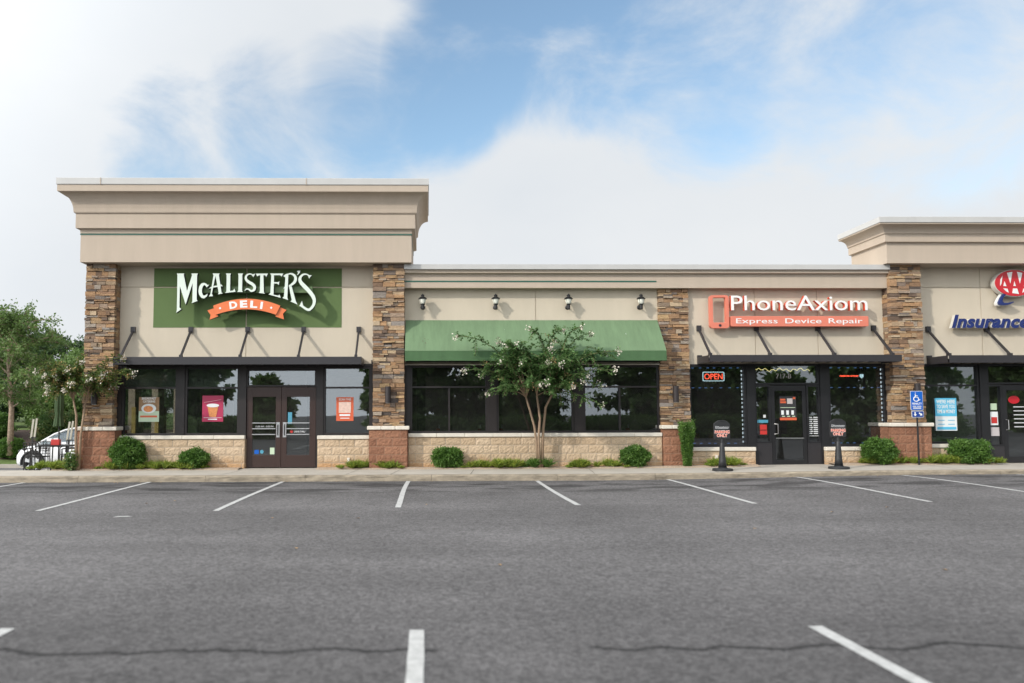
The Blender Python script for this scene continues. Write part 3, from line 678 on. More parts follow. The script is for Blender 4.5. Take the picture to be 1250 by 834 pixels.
# phone shop front
glazing(7.2, 8.80, .70, 2.98, fm=M['black'], gm=M['glass_dark'], fr=.07); post(8.80, 9.02, .17, 2.98, M['black'])
glazing(9.02, 10.84, 2.41, 2.98, fm=M['black'], gm=M['glass'], fr=.05)
glazing(9.02, 9.47, .80, 2.40, fm=M['black'], gm=M['glass_dark'], fr=.05); glazing(10.46, 10.84, .80, 2.40, fm=M['black'], gm=M['glass_dark'], fr=.05)
for a, b in ((9.02, 9.47), (10.46, 10.84)): MB().box(a, b, WY-.03, WY+.05, .2, .797).box(a+.05, b-.05, WY-.037, WY-.028, .26, .74).build('kick_panel', M['canopy'], B)
post(10.84, 11.06, .17, 2.98, M['black']); glazing(11.06, 12.70, .70, 2.98, fm=M['black'], gm=M['glass_dark'], fr=.07)
# insurance shop front
glazing(13.55, 15.30, .77, 2.98, fm=M['black'], gm=M['glass'], fr=.06, transom=2.38); post(15.30, 15.52, .17, 2.98, M['black'])
glazing(15.52, 17.4, 2.41, 2.98, fm=M['black'], gm=M['glass'], fr=.05); glazing(15.52, 15.93, .70, 2.40, fm=M['black'], gm=M['glass'], fr=.05)
MB().box(15.52, 15.93, WY-.03, WY+.05, .25, .697).build('kick_panel', M['canopy'], B)
glazing(17.4, 21.4, .77, 2.98, fm=M['black'], gm=M['glass_dark'], fr=.06, mulls=(19.3,))

def leaf_door(x0, x1, z0, z1, gx0, gx1, gz0, gz1, m, gm, y=WY-.02):
    mb = MB(); mb.box(x0, gx0, y, y+.05, z0, z1); mb.box(gx1, x1, y, y+.05, z0, z1); mb.box(gx0, gx1, y, y+.05, gz1, z1); mb.box(gx0, gx1, y, y+.05, z0, gz0)
    d = mb.build('door', m, B, bevel=.004); MB().box(gx0, gx1, y+.02, y+.026, gz0, gz1).build('pane', gm, d); return d
d1 = leaf_door(-4.92, -3.985, .19, 2.365, -4.76, -4.13, .52, 2.10, M['door'], M['glass'])
d2 = leaf_door(-3.975, -3.04, .19, 2.365, -3.83, -3.21, .52, 2.10, M['door'], M['glass'])
for d, a, b, hx in ((d1, -4.76, -4.13, -4.065), (d2, -3.83, -3.21, -3.885)):
    mb = MB()
    for z in (1.39, 1.235, 1.08): mb.box(a, b, WY-.06, WY-.045, z-.012, z+.012)
    mb.build('push_bar', M['steel'], d)
    MB().box(hx-.045, hx+.045, WY-.032, WY-.021, 1.0, 1.41).build('pull_plate', M['steel'], d)
    MB().tube([(hx, WY-.03, 1.06), (hx, WY-.08, 1.09), (hx, WY-.08, 1.32), (hx, WY-.03, 1.35)], .012).build('handle', M['lamp_black'], d)
MB().box(-4.7, -4.58, WY-.008, WY-.003, .55, .66).build('sticker', M['post_blue'], d1)
MB().lathe([(.05, 0), (.05, .004)], (0, 0, 0), 20).build('sticker', M['cyan_print'], None)
o = bpy.data.objects['sticker.001']; o.rotation_euler = (math.pi/2, 0, 0); o.location = (-4.5, WY-.004, .61); put(o, d1)
MB().box(-4.28, -4.16, WY-.008, WY-.003, .54, .72).build('sticker', M['sage'], d1)
MB().box(-3.80, -3.69, WY-.008, WY-.003, 1.36, 1.68).build('sticker', M['cyan_print'], d2)
text('door_lettering', '10:30 AM - 9:00 PM', -4.68, -4.2, 1.27, .045, WY-.004, .002, [M['vinyl']], d1)
MB().lathe([(.04, 0), (.04, .004)], (0, 0, 0), 16).build('sticker', M['red_box'], None)
o = bpy.data.objects['sticker.004'] if 'sticker.004' in bpy.data.objects else None
if o: o.rotation_euler = (math.pi/2, 0, 0); o.location = (-3.70, WY-.004, 1.155); put(o, d2)
text('door_lettering', 'DRIVE-THRU', -3.63, -3.33, 1.13, .05, WY-.004, .002, [M['vinyl']], d2, offset=.02)
d3 = leaf_door(9.48, 10.45, .2, 2.39, 9.58, 10.35, .34, 2.24, M['black'], M['glass_dark'])
MB().tube([(9.55, WY-.03, 1.05), (9.62, WY-.09, 1.06), (9.62, WY-.09, 1.32), (9.55, WY-.03, 1.33)], .011).build('handle', M['steel'], d3)
MB().box(9.58, 10.35, WY-.05, WY-.035, .925, .95).build('push_bar', M['steel'], d3)
d4 = leaf_door(15.94, 16.95, .25, 2.39, 16.06, 16.83, .42, 2.24, M['black'], M['glass'])
MB().tube([(16.0, WY-.03, 1.15), (16.03, WY-.09, 1.16), (16.03, WY-.09, 1.42), (16.0, WY-.03, 1.43)], .011).build('handle', M['steel'], d4)
post(16.96, 17.4, .25, 2.40, M['black'])
for k in range(6): MB().box(16.25, 16.25+(.55, .62, .3, .6, .5, .58)[k], WY-.004, WY-.001, 1.22+.11*k, 1.245+.11*k).build('door_lettering', M['vinyl'], d4)
mbx = MB(); n = 20; mbx.prism([(16.27+.16*math.cos(2*math.pi*i/n), 1.98+.11*math.sin(2*math.pi*i/n)) for i in range(n)], WY-.006, WY-.002); mbx.build('sticker', M['logo_red'], d4)
MB().box(10.52, 10.79, WY+.02, WY+.024, .99, 1.005).build('window_lettering', M['vinyl'], B)
for k in range(9): MB().box(10.54, 10.62+.02*(k % 2), WY+.02, WY+.024, 1.05+.055*k, 1.08+.055*k).box(10.66, 10.78, WY+.02, WY+.024, 1.05+.055*k, 1.08+.055*k).build('window_lettering', M['vinyl'], B)
text('address_number', '717-B', 9.66, 10.08, 2.585, .13, WY-.008+.03, .002, [M['vinyl_pink']], B)
text('address_number', '717-C', 15.62, 15.62+.4, 2.58, .12, WY+.022, .002, [M['vinyl_pink']], B).hide_render = True
bpy.data.objects.remove(bpy.data.objects['address_number.001'])
for x, z in ((-2.13, .32), (7.87, .36)): MB().box(x-.035, x+.035, 21.155, 21.19, z, z+.13).box(x-.02, x+.02, 21.13, 21.156, z+.03, z+.1).build('wall_outlet', M['sill'], B)
for x0, x1, z0, z1, m in ((9.1, 9.4, 1.36, 1.44, 'cyan_print'), (9.17, 9.36, 1.17, 1.31, 'red_box'), (9.17, 9.36, 1.04, 1.15, 'red_box'), (9.27, 9.34, 1.5, 1.58, 'vinyl'), (15.62, 15.8, 1.7, 1.88, 'sage'), (15.6, 15.82, 1.28, 1.65, 'paper'), (15.56, 15.84, .98, 1.22, 'vinyl_pink')):
    MB().box(x0, x1, WY+.02, WY+.026, z0, z1).build('window_sticker', M[m], B)
MB().box(15.63, 15.79, WY+.014, WY+.019, 1.33, 1.5).build('window_sticker', M['red_box'], B)

# ================================================================== CANOPIES AND AWNING
def canopy(x0, x1, z0, z1, rods, label, yf=20.4, zr=3.90):
    C = empty('canopy', ((x0+x1)/2, WY, z0), label, 'canopy', 'flat metal canopies on hanger rods')
    mb = MB(); mb.box(x0, x1, yf, yf+.012, z0, z1); mb.box(x0, x1, yf+.012, yf+.07, z1-.012, z1); mb.box(x0, x1, yf+.012, yf+.06, z0, z0+.012)
    for a, b in ((x0, x0+.012), (x1-.012, x1)): mb.box(a, b, yf+.07, WY-.005, z0, z1)
    mb.build('fascia', M['canopy'], C)
    mb = MB(); n = int((x1-x0)/.3)
    mb.box(x0+.014, x1-.014, yf+.075, WY-.01, z0+.10, z0+.115)
    for i in range(n+1):
        x = x0+.05+(x1-x0-.14)*i/n; mb.box(x, x+.06, yf+.076, WY-.012, z0+.04, z0+.099)
    mb.build('deck', M['canopy_deck'], C)
    for x in rods:
        r = MB().bar((x, WY-.05, zr), (x, yf+.10, z1+.03), .05, .05, (0, 1, 0)).build('hanger_rod', M['canopy'], C)
        MB().box(x-.06, x+.06, WY-.07, WY-.001, zr-.03, zr+.12).build('wall_bracket', M['canopy'], r)
        MB().box(x-.035, x+.035, yf+.04, yf+.16, z1+.001, z1+.06).build('rod_clevis', M['canopy'], r)
        MB().box(x-.06, x+.06, WY-.07, WY-.001, z1+.001, z1+.06).build('wall_clip', M['canopy'], C)
canopy(-8.20, -1.73, 2.93, 3.13, (-8.04, -6.47, -4.92, -3.39, -1.88), 'long dark metal canopy over the brown double doors, below the green sign field')
canopy(7.46, 12.60, 2.985, 3.165, (7.52, 9.12, 10.84, 12.40), 'dark metal canopy over the glass door below the coral phone sign', zr=3.93)
canopy(13.87, 20.6, 2.95, 3.15, (13.93, 15.58, 17.2, 18.9, 20.4), 'dark metal canopy below the blue insurance lettering, cut off by the right edge')

def awning():
    A = empty('awning', (2.9, WY, 3.03), 'faded green fabric awning over the dark dining windows', 'awning')
    x0, x1, zb, zt, yf = -.59, 6.37, 3.29, 4.20, 20.55
    mb = MB(); n = 56; m = 8
    for i in range(n+1):
        x = x0+(x1-x0)*i/n; sag = .012*math.sin(i*math.pi/ (n/8))**2
        for j in range(m+1):
            t = j/m; mb.v.append((x, WY-.01+(yf-WY+.01)*t, zt+(zb-zt)*t - sag*math.sin(math.pi*t) + rng.uniform(-.002, .002)))
    for i in range(n):
        for j in range(m): mb.face([i*(m+1)+j, (i+1)*(m+1)+j, (i+1)*(m+1)+j+1, i*(m+1)+j+1])
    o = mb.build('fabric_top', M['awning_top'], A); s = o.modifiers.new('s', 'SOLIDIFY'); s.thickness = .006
    mb = MB()
    for i in range(n+1):
        x = x0+(x1-x0)*i/n; w = .006*math.sin(i*.9)+rng.uniform(-.002, .002)
        for z in (zb-.002, zb-.13, zb-.262+rng.uniform(-.003, .003)): mb.v.append((x, yf+(w if z < zb-.2 else w*.4), z))
    for i in range(n):
        for j in range(2): mb.face([i*3+j, (i+1)*3+j, (i+1)*3+j+1, i*3+j+1])
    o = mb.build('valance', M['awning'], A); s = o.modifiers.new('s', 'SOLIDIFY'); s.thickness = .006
    for x, t, w in ((-.12, .68, .02), (-.07, .60, .016), (-.05, .74, .02), (.02, .64, .014), (2.1, .3, .02), (5.4, .45, .018), (4.2, .2, .015)): # bird droppings and spots
        zz = zt+(zb-zt)*t; yy = WY+(yf-WY)*t; MB().bar((x, yy-.003, zz+.006), (x+.01, yy-.003-w, zz+.006-w*1.1), w, .004).build('fabric_spot', M['bark_dark' if x < 1 else 'paper'], A)
    for x in (x0+.004, x1-.004):
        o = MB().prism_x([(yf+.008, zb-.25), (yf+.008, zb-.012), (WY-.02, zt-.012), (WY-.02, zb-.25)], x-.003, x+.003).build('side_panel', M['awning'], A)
    mb = MB()
    for k in range(7):
        x = x0+.03+(x1-x0-.06)*k/6; mb.bar((x, yf+.03, zb-.235), (x, WY-.03, zb-.235), .03); mb.bar((x, yf+.05, zb-.05), (x, WY-.05, zt-.09), .028); mb.bar((x, yf+.2, zb-.22), (x, WY-.2, zb-.0), .02)
    mb.bar((x0+.03, yf+.03, zb-.235), (x1-.03, yf+.03, zb-.235), .034); mb.bar((x0+.03, WY-.04, zb-.235), (x1-.03, WY-.04, zb-.235), .03)
    mb.build('frame', M['bronze'], A)
awning()

# ================================================================== LAMPS
def lantern(x, label):
    z = 4.66; y = WY-.21
    T = empty('wall_lantern', (x, WY, z), label, 'wall lantern', 'carriage lanterns above the green awning')
    MB().tube([(x, WY-.001, z-.10), (x, WY-.012, z-.10), (x, WY-.03, z-.10)], [.065, .065, .03], 16).build('backplate', M['lamp_black'], T)
    MB().tube([(x, WY-.02, z-.10), (x, WY-.10, z-.115), (x, WY-.18, z-.12), (x, y, z-.09)], .015).build('arm', M['lamp_black'], T)
    MB().lathe([(.03, -.185), (.042, -.175), (.045, -.16), (.045, -.06), (.062, -.05), (.066, -.035)], (x, y, z), 16).build('base', M['lamp_black'], T, smooth=False)
    MB().lathe([(.060, -.034), (.072, .0), (.086, .05), (.092, .095), (.09, .105)], (x, y, z), 16).build('globe', M['lamp_glass'], T, smooth=True)
    MB().lathe([(.118, .10), (.122, .112), (.10, .135), (.065, .16), (.042, .17), (.042, .198), (.058, .204), (.052, .216), (.02, .232), (.008, .25)], (x, y, z), 16).build('roof_cap', M['lamp_black'], T)
    mb = MB()
    for k in range(4):
        a = math.pi/4+k*math.pi/2; mb.bar((x+.066*math.cos(a), y+.066*math.sin(a), z-.03), (x+.098*math.cos(a), y+.098*math.sin(a), z+.105), .007)
    mb.build('cage', M['lamp_black'], T)
lantern(-.12, 'black carriage lantern on the stucco beside the pillar at the tower')
lantern(1.88, 'black carriage lantern above the awning, second one from the tower')
lantern(3.88, 'black carriage lantern above the awning, third one from the tower')
lantern(5.88, 'black carriage lantern next to the narrow pillar at the awning end')
def sconce(x, yw, z0, z1, label):
    T = empty('pillar_sconce', (x, yw, z0), label, 'sconce', 'cylinder sconces on the stone pillars')
    y = yw-.13
    MB().lathe([(.074, 0), (.078, .006), (.078, z1-z0-.006), (.074, z1-z0)], (x, y, z0), 18).build('housing', M['sconce'], T)
    MB().box(x-.05, x+.05, y+.06, yw+.02, z0+.12, z1-.12).build('mount', M['sconce'], T)
    MB().lathe([(.06, -.004), (.06, .004)], (x, y, z0-.002), 14).build('lens', M['paper'], T)
sconce(-8.85, 20.97, 1.90, 2.35, 'dark cylinder sconce on the corner stone pillar behind the small flowering tree')
sconce(-1.05, 20.97, 1.92, 2.36, 'dark cylinder sconce on the stone pillar between deli doors and awning')
sconce(6.77, 21.22, 1.93, 2.37, 'dark cylinder sconce on the narrow stone pillar above the columnar shrub')
sconce(13.26, 20.97, 2.0, 2.42, 'dark cylinder sconce on the stone pillar behind the blue accessible parking sign')

# ================================================================== SIGNS
def deli_sign():
    S = empty('deli_sign', (-4.95, 21.3, 4.2), 'arched pale letters with an orange ribbon on the green wall field', 'sign')
    X0, Z0, K = -7.025, 5.708, .00213
    cv = lambda pts, off=0: [(X0+K*(x+off), Z0-K*y) for x, y in pts]
    yf, yb = 20.97, 21.10
    FM = [M['letter_face'], M['letter_side']]
    def poly(mb, pts, off=0, dy=0): mb.mi = 0; mb.prism(cv(pts, off), yf+dy, yb, 1)
    def stroke(mb, pts, ws, off=0, dy=0, cut=None):
        # smooth centre line, variable width
        P = [Vector(p) for p in pts]; C_ = []; W_ = []
        for i in range(len(P)-1):
            p0, p1, p2, p3 = P[max(i-1,0)], P[i], P[i+1], P[min(i+2,len(P)-1)]
            for k in range(5):
                t = k/5; C_.append(.5*((2*p1)+(p2-p0)*t+(2*p0-5*p1+4*p2-p3)*t*t+(3*p1-p0-3*p2+p3)*t**3)); W_.append(ws[i]*(1-t)+ws[i+1]*t)
        C_.append(P[-1]); W_.append(ws[-1]); Lf = []; Rt = []
        for i, c in enumerate(C_):
            d = C_[min(i+1,len(C_)-1)]-C_[max(i-1,0)]; d.normalize(); nrm = Vector((-d.y, d.x)); Lf.append(c+nrm*W_[i]/2); Rt.append(c-nrm*W_[i]/2)
        poly(mb, [(v.x, v.y) for v in Lf+Rt[::-1]], off, dy)
    def letter(mb): mb.build('letter', FM, S)
    mb = MB(); poly(mb, [(118,128),(212,128),(208,150),(252,352),(312,150),(303,128),(386,128),(376,150),(376,462),(388,480),(312,508),(322,484),(322,250),(238,525),(160,290),(160,562),(184,584),(120,632),(128,598),(128,150)]); letter(mb)
    mb = MB(); poly(mb, [(532,272),(500,308),(488,288),(470,275),(452,292),(440,330),(442,375),(456,408),(480,410),(515,385),(505,420),(470,448),(435,440),(405,400),(396,350),(405,295),(430,258),(465,246),(495,260),(508,275)]); letter(mb)
    mb = MB(); poly(mb, [(584,146),(610,146),(566,385),(580,418),(530,422),(548,390)], dy=.004); poly(mb, [(572,128),(660,128),(652,150),(688,372),(704,384),(645,396),(652,372),(610,165),(584,150)]); poly(mb, [(520,328),(550,300),(600,286),(668,274),(662,250),(702,290),(660,296),(600,305),(555,318),(535,320)], dy=.008); letter(mb)
    mb = MB(); poly(mb, [(738,128),(806,128),(796,148),(796,352),(836,346),(850,322),(866,362),(735,378),(750,355),(750,148)]); letter(mb)
    mb = MB(); poly(mb, [(892,128),(960,128),(948,148),(948,350),(958,366),(886,364),(900,346),(900,148)]); letter(mb)
    O2 = 938
    mb = MB(); stroke(mb, [(150,150),(120,136),(85,138),(58,165),(60,205),(95,238),(140,265),(168,300),(160,338),(125,352),(95,332),(65,328),(42,352)], [10,14,18,26,32,36,38,36,32,24,20,16,4], O2); poly(mb, [(174,128),(152,172),(122,143),(140,140)], O2, .004); letter(mb)
    mb = MB(); poly(mb, [(180,130),(335,128),(315,170),(300,150),(278,150),(286,368),(298,386),(222,376),(236,356),(238,152),(222,152),(200,165)], O2); letter(mb)
    mb = MB(); poly(mb, [(362,128),(530,128),(510,168),(490,150),(412,150),(412,238),(460,240),(482,228),(474,275),(455,258),(412,256),(408,400),(470,412),(485,395),(500,440),(345,396),(368,380),(378,150)], O2); letter(mb)
    mb = MB(); poly(mb, [(530,160),(560,136),(590,128),(594,150),(584,440),(594,468),(522,442),(540,422),(548,320),(530,322),(550,298),(556,180)], O2); stroke(mb, [(580,140),(625,130),(668,150),(686,190),(676,232),(642,266),(600,292)], [14,20,30,36,36,28,14], O2, .004); poly(mb, [(604,296),(632,274),(690,480),(712,524),(622,486),(640,470)], O2, .008); letter(mb)
    mb = MB(); poly(mb, [(702,97),(722,90),(746,92),(740,115),(715,145),(705,148),(718,120)], O2); mb.build('apostrophe', FM, S)
    mb = MB(); stroke(mb, [(868,165),(825,138),(775,145),(742,190),(750,235),(792,285),(850,345),(905,415),(926,475),(914,535),(870,588),(835,588),(790,560),(758,535)], [14,16,24,36,44,50,50,48,40,34,32,30,28,30], O2); poly(mb, [(892,148),(858,192),(838,148)], O2, .004); poly(mb, [(735,545),(770,478),(782,530),(806,568)], O2, .004); letter(mb)
    # raceway that carries the letters
    mb = MB(); mb.box(X0+K*360, X0+K*(892+O2), yb+.002, WY-.008, Z0-K*364, Z0-K*285); mb.build('raceway', mat('green raceway', (.13,.20,.085), .6, .05), S)
    # ribbon
    FR = [M['orange'], M['letter_side']]
    top = lambda x: 450+90*((x-1008)/425)**2; bot = lambda x: 585+70*((x-998)/380)**2
    mb = MB(); xs = np.linspace(0, 1, 25)
    up_ = [(583+(1433-583)*t, top(583+850*t)) for t in xs]; lo = [(617+(1378-617)*t, bot(617+761*t)) for t in xs]
    mb.prism(cv(up_+lo[::-1]), 20.99, 21.12, 1); R = mb.build('ribbon', FR, S)
    mb = MB(); mb.prism(cv([(505,597),(580,572),(600,560),(645,672),(535,715),(548,655)]), 21.03, 21.115, 1); mb.mi = 0; mb.prism(cv([(500,562),(570,592),(525,640),(540,712),(430,675),(470,548)], O2), 21.03, 21.115, 1); mb.build('ribbon_tail', FR, R)
    for ch, xa, xb, rot in (('D', 788, 888, -.13), ('E', 922, 1015, -.05), ('L', 1052, 1143, .05), ('I', 1180, 1210, .13)):
        xc = (xa+xb)/2; zc = (top(xc)+bot(xc))/2 ; c0 = cv([(xc, zc)])[0]
        fn = lambda x, y, z, c0=c0, rot=rot: (c0[0]+(x-c0[0])*math.cos(rot)+(z-c0[1])*math.sin(rot), y, c0[1]-(x-c0[0])*math.sin(rot)+(z-c0[1])*math.cos(rot))
        hh = K*82; text('ribbon_letter', ch, X0+K*xa, X0+K*xb, c0[1]-hh/2, hh, 20.985, .004, [M['white']], R, offset=.045, fn=fn)
    for x in (672, 1318):
        zc = (top(x)+bot(x))/2; MB().prism(cv([(x-17,zc),(x,zc-17),(x+17,zc),(x,zc+17)]), 20.985, 20.989).build('ribbon_dot', M['white'], R)
    mb = MB(); mb.box(X0+K*800, X0+K*830, 21.12, WY-.008, Z0-K*560, Z0-K*520); mb.box(X0+K*1180, X0+K*1210, 21.12, WY-.008, Z0-K*560, Z0-K*520); mb.build('standoff', M['letter_side'], S)
deli_sign()

def rrect(x0, x1, z0, z1, r, n=5):
    P = []
    for cx, cz, a0 in ((x1-r, z0+r, -90), (x1-r, z1-r, 0), (x0+r, z1-r, 90), (x0+r, z0+r, 180)):
        for k in range(n+1):
            a = math.radians(a0+90*k/n); P.append((cx+r*math.cos(a), cz+r*math.sin(a)))
    return P
def ring_prism(mb, outer, inner, yf, yb):
    n = len(outer); b = len(mb.v)
    for L_ in ((outer, yf), (inner, yf), (outer, yb), (inner, yb)): mb.v += [(x, L_[1], z) for x, z in L_[0]]
    for i in range(n):
        j = (i+1) % n
        mb.face([b+i, b+j, b+n+j, b+n+i]); mb.face([b+2*n+i, b+3*n+i, b+3*n+j, b+2*n+j]); mb.face([b+i, b+2*n+i, b+2*n+j, b+j]); mb.face([b+n+i, b+n+j, b+3*n+j, b+3*n+i])
def phone_sign():
    S = empty('phone_sign', (9.9, 21.3, 4.0), 'coral phone outline with white raised lettering and a coral strip', 'sign')
    mb = MB(); ring_prism(mb, rrect(7.76, 8.29, 3.95, 4.865, .08), rrect(7.85, 8.20, 4.11, 4.80, .03), 21.10, 21.22); P = mb.build('phone_outline', M['red_sign'], S, bevel=.006)
    o = MB().lathe([(.035, 0), (.035, .01)], (0, 0, 0), 16).build('phone_button', M['letter_side'], None); o.rotation_euler = (math.pi/2, 0, 0); o.location = (8.03, 21.098, 4.03); put(o, P)
    text('raised_lettering', 'PhoneAxiom', 8.335, 12.11, 4.445, .40, 21.06, .12, [M['white'], M['red_return']], S, offset=.003)
    mb = MB(); mb.prism(rrect(8.33, 12.14, 4.0, 4.285, .035), 21.09, 21.25); st = mb.build('strip', M['red_sign'], S, bevel=.006)
    for wd, a, b in (('Express', 8.47, 9.62), ('Device', 9.83, 10.83), ('Repair', 11.03, 11.97)): text('strip_lettering', wd, a, b, 4.085, .135, 21.084, .004, [M['white']], st, offset=.004)
    mb = MB()
    for x in (7.95, 8.12, 8.6, 9.6, 10.6, 11.6): mb.box(x, x+.03, 21.18, WY-.001, 4.03, 4.06)
    for x in (8.37, 9.12, 10.2, 11.05, 11.9): mb.box(x, x+.03, 21.17, WY-.001, 4.56, 4.59)
    mb.build('standoff', M['grey_return'], S)
phone_sign()

def insurance_sign():
    text('insurance_sign', 'Insurance', 14.47, 16.64, 3.98, .325, 21.13, .11, [M['blue_face'], M['grey_return']], None, offset=.045, shear=.28, spacing=1.03)
    tag(bpy.data.objects['insurance_sign'], 'navy blue slanted raised lettering under the red oval emblem', 'sign')
insurance_sign()
def oval_sign():
    S = empty('oval_emblem', (16.28, 21.3, 4.6), 'red oval emblem with three letters and a blue swoosh on the right tower', 'sign')
    X0, Z0, K = 14.227, 5.78, .002463
    cv = lambda pts: [(X0+K*x, Z0-K*y) for x, y in pts]
    ell = lambda a, b: [(832+a*math.cos(2*math.pi*i/40), 233+b*math.sin(2*math.pi*i/40)) for i in range(40)]
    MB().prism(cv(ell(232, 155)), 21.12, 21.27).build('emblem_body', M['grey_return'], S)
    F = MB().prism(cv(ell(224, 148)), 21.10, 21.122).build('oval_face', M['logo_red'], S)
    cuts = [[(745,118),(806,106),(778,238)], [(712,215),(696,268),(732,270)], [(825,215),(812,266),(838,268)], [(806,296),(852,296),(868,358),(794,348)], [(694,294),(742,298),(754,344),(722,326)], [(692,150),(666,196),(660,266),(676,240)]]
    mb = MB()
    for c in cuts:
        mb.prism(cv(c), 21.092, 21.101)
        if c[0] != (825,215) and c[0] != (806,296): mb.prism(cv([(1664-x, y) for x, y in c][::-1]), 21.092, 21.101)
    mb.build('letter_gaps', M['white'], F)
    sw = [(700,350),(665,400),(640,450),(645,475),(690,484),(760,476),(815,450),(810,442),(760,456),(705,458),(684,440),(694,400),(730,358)]
    MB().prism(cv(sw), 21.11, 21.27, 0).build('swoosh', M['blue_face'], S)
    mb = MB(); mb.prism(cv([(x-12, y+6) for x, y in sw]), 21.17, 21.26); mb.build('swoosh_return', M['white'], S)
    mb = MB()
    for x in (740, 920): mb.box(X0+K*x, X0+K*x+.04, 21.26, WY-.001, 5.15, 5.2)
    mb.build('standoff', M['grey_return'], S)
oval_sign()

# ---- posters, neon and light strips in the windows
PY = WY-.012+.03                                        # just behind the glass line is y = WY+.03 ; posters hang in front of the inner face
def poster(name, x0, x1, z0, z1, m, label, y=WY+.022):
    o = MB().box(x0, x1, y, y+.004, z0, z1).build(name, m); return tag(o, label, 'poster')
p = poster('window_poster', -7.86, -7.31, 1.43, 2.10, M['sage'], 'sage green breakfast poster with food photo in the window nearest the corner pillar')
MB().box(-7.86, -7.31, WY+.018, WY+.0215, 1.72, 2.10).build('photo_area', M['brown_print'], p)
n = 20; MB().prism([(-7.59+.2*math.cos(2*math.pi*i/n), 1.79+.13*math.sin(2*math.pi*i/n)) for i in range(n)], WY+.013, WY+.0175).build('plate_picture', M['paper'], p)
MB().prism([(-7.60+.13*math.cos(2*math.pi*i/n), 1.78+.085*math.sin(2*math.pi*i/n)) for i in range(n)], WY+.009, WY+.0128).build('food_picture', M['food'], p)
text('poster_lettering', 'BREAKFAST', -7.78, -7.39, 2.035, .06, WY+.013, .002, [M['white']], p, offset=.03)
text('poster_lettering', 'CATERING', -7.75, -7.42, 1.955, .055, WY+.013, .002, [M['white']], p, offset=.03)
MB().box(-7.82, -7.36, WY+.017, WY+.021, 1.55, 1.60).build('print_band', M['orange_print'], p)
p = poster('window_poster', -6.14, -5.57, 1.43, 2.14, M['magenta'], 'magenta poster with an iced tea cup in the window beside the double doors')
MB().prism([(-6.0,1.86),(-5.70,1.86),(-5.76,1.56),(-5.94,1.56)], WY+.015, WY+.02).build('cup_picture', M['food'], p)
MB().prism([(-5.85+.17*math.cos(2*math.pi*i/n), 1.87+.05*math.sin(2*math.pi*i/n)) for i in range(n)], WY+.01, WY+.0145).build('lid_picture', M['paper'], p)
MB().box(-6.1, -5.61, WY+.015, WY+.02, 1.535, 1.543).box(-5.98, -5.73, WY+.015, WY+.02, 1.48, 1.51).build('print_band', M['paper'], p)
mb = MB(); mb.bar((-6.08, WY+.018, 1.95), (-5.62, WY+.018, 2.03), .012, .05, (0,1,0)); mb.build('print_band', mat('pink print', (.75,.32,.40), .5, .3, 30), p)
p = poster('window_poster', -2.49, -2.02, 1.44, 2.09, M['orange_print'], 'orange poster with pale writing in the window next to the middle stone pillar')
text('poster_lettering', 'SCAN THIS', -2.42, -2.09, 2.0, .055, WY+.018, .002, [M['white']], p, offset=.02)
MB().box(-2.42, -2.09, WY+.017, WY+.021, 1.66, 1.96).build('print_area', mat('pale pink print', (.72,.52,.44), .5, .25, 25), p)
MB().box(-2.40, -2.11, WY+.017, WY+.021, 1.575, 1.625).box(-2.38, -2.13, WY+.017, WY+.021, 1.505, 1.525).build('print_band', M['paper'], p)
p = poster('door_poster', 9.72, 10.18, 1.43, 2.09, M['dark_print'], 'charcoal device poster with an orange foot taped to the glass door', y=WY-.006)
for a, b, c, d in ((9.72, 10.18, 1.43, 1.50), (9.74, 9.9, 1.9, 1.95), (9.74, 9.88, 1.97, 2.02), (10.09, 10.16, 2.01, 2.07)): MB().box(a, b, WY-.011, WY-.0065, c, d).build('print_band', M['orange_print'], p)
mb = MB()
for k in range(3): mb.box(9.76+.14*k, 9.83+.14*k, WY-.011, WY-.0065, 1.58, 1.70)
mb.build('device_picture', M['paper'], p); MB().box(9.93, 10.08, WY-.011, WY-.0065, 1.88, 2.03).build('device_picture', M['vinyl_pink'], p)
MB().box(9.74, 10.15, WY-.011, WY-.0065, 1.77, 1.785).box(9.78, 9.86, WY-.011, WY-.0065, 1.525, 1.55).box(9.92, 10.0, WY-.011, WY-.0065, 1.525, 1.55).box(10.06, 10.14, WY-.011, WY-.0065, 1.525, 1.55).build('price_mark', M['sage'], p)
p = poster('window_poster', 14.05, 14.65, 1.13, 2.03, M['paper'], 'light blue and white savings poster in the grey shaded window', y=WY-.004)
MB().box(14.05, 14.65, WY-.010, WY-.0045, 1.53, 2.03).box(14.09, 14.62, WY-.010, WY-.0045, 1.16, 1.235).build('print_band', M['sky_print'], p)
for i, s in enumerate(("WE'RE HERE", 'TO SAVE YOU', 'TIME & MONEY')): text('poster_lettering', s, 14.09, 14.61, 1.885-.135*i, .095, WY-.0125, .002, [M['white']], p, offset=.02)
mb = MB()
for i in range(2):
    for j in range(2): MB().box(14.12+.28*j, 14.3+.28*j, WY-.010, WY-.0045, 1.30+.11*i, 1.318+.11*i).build('print_line', M['sky_print'], p)

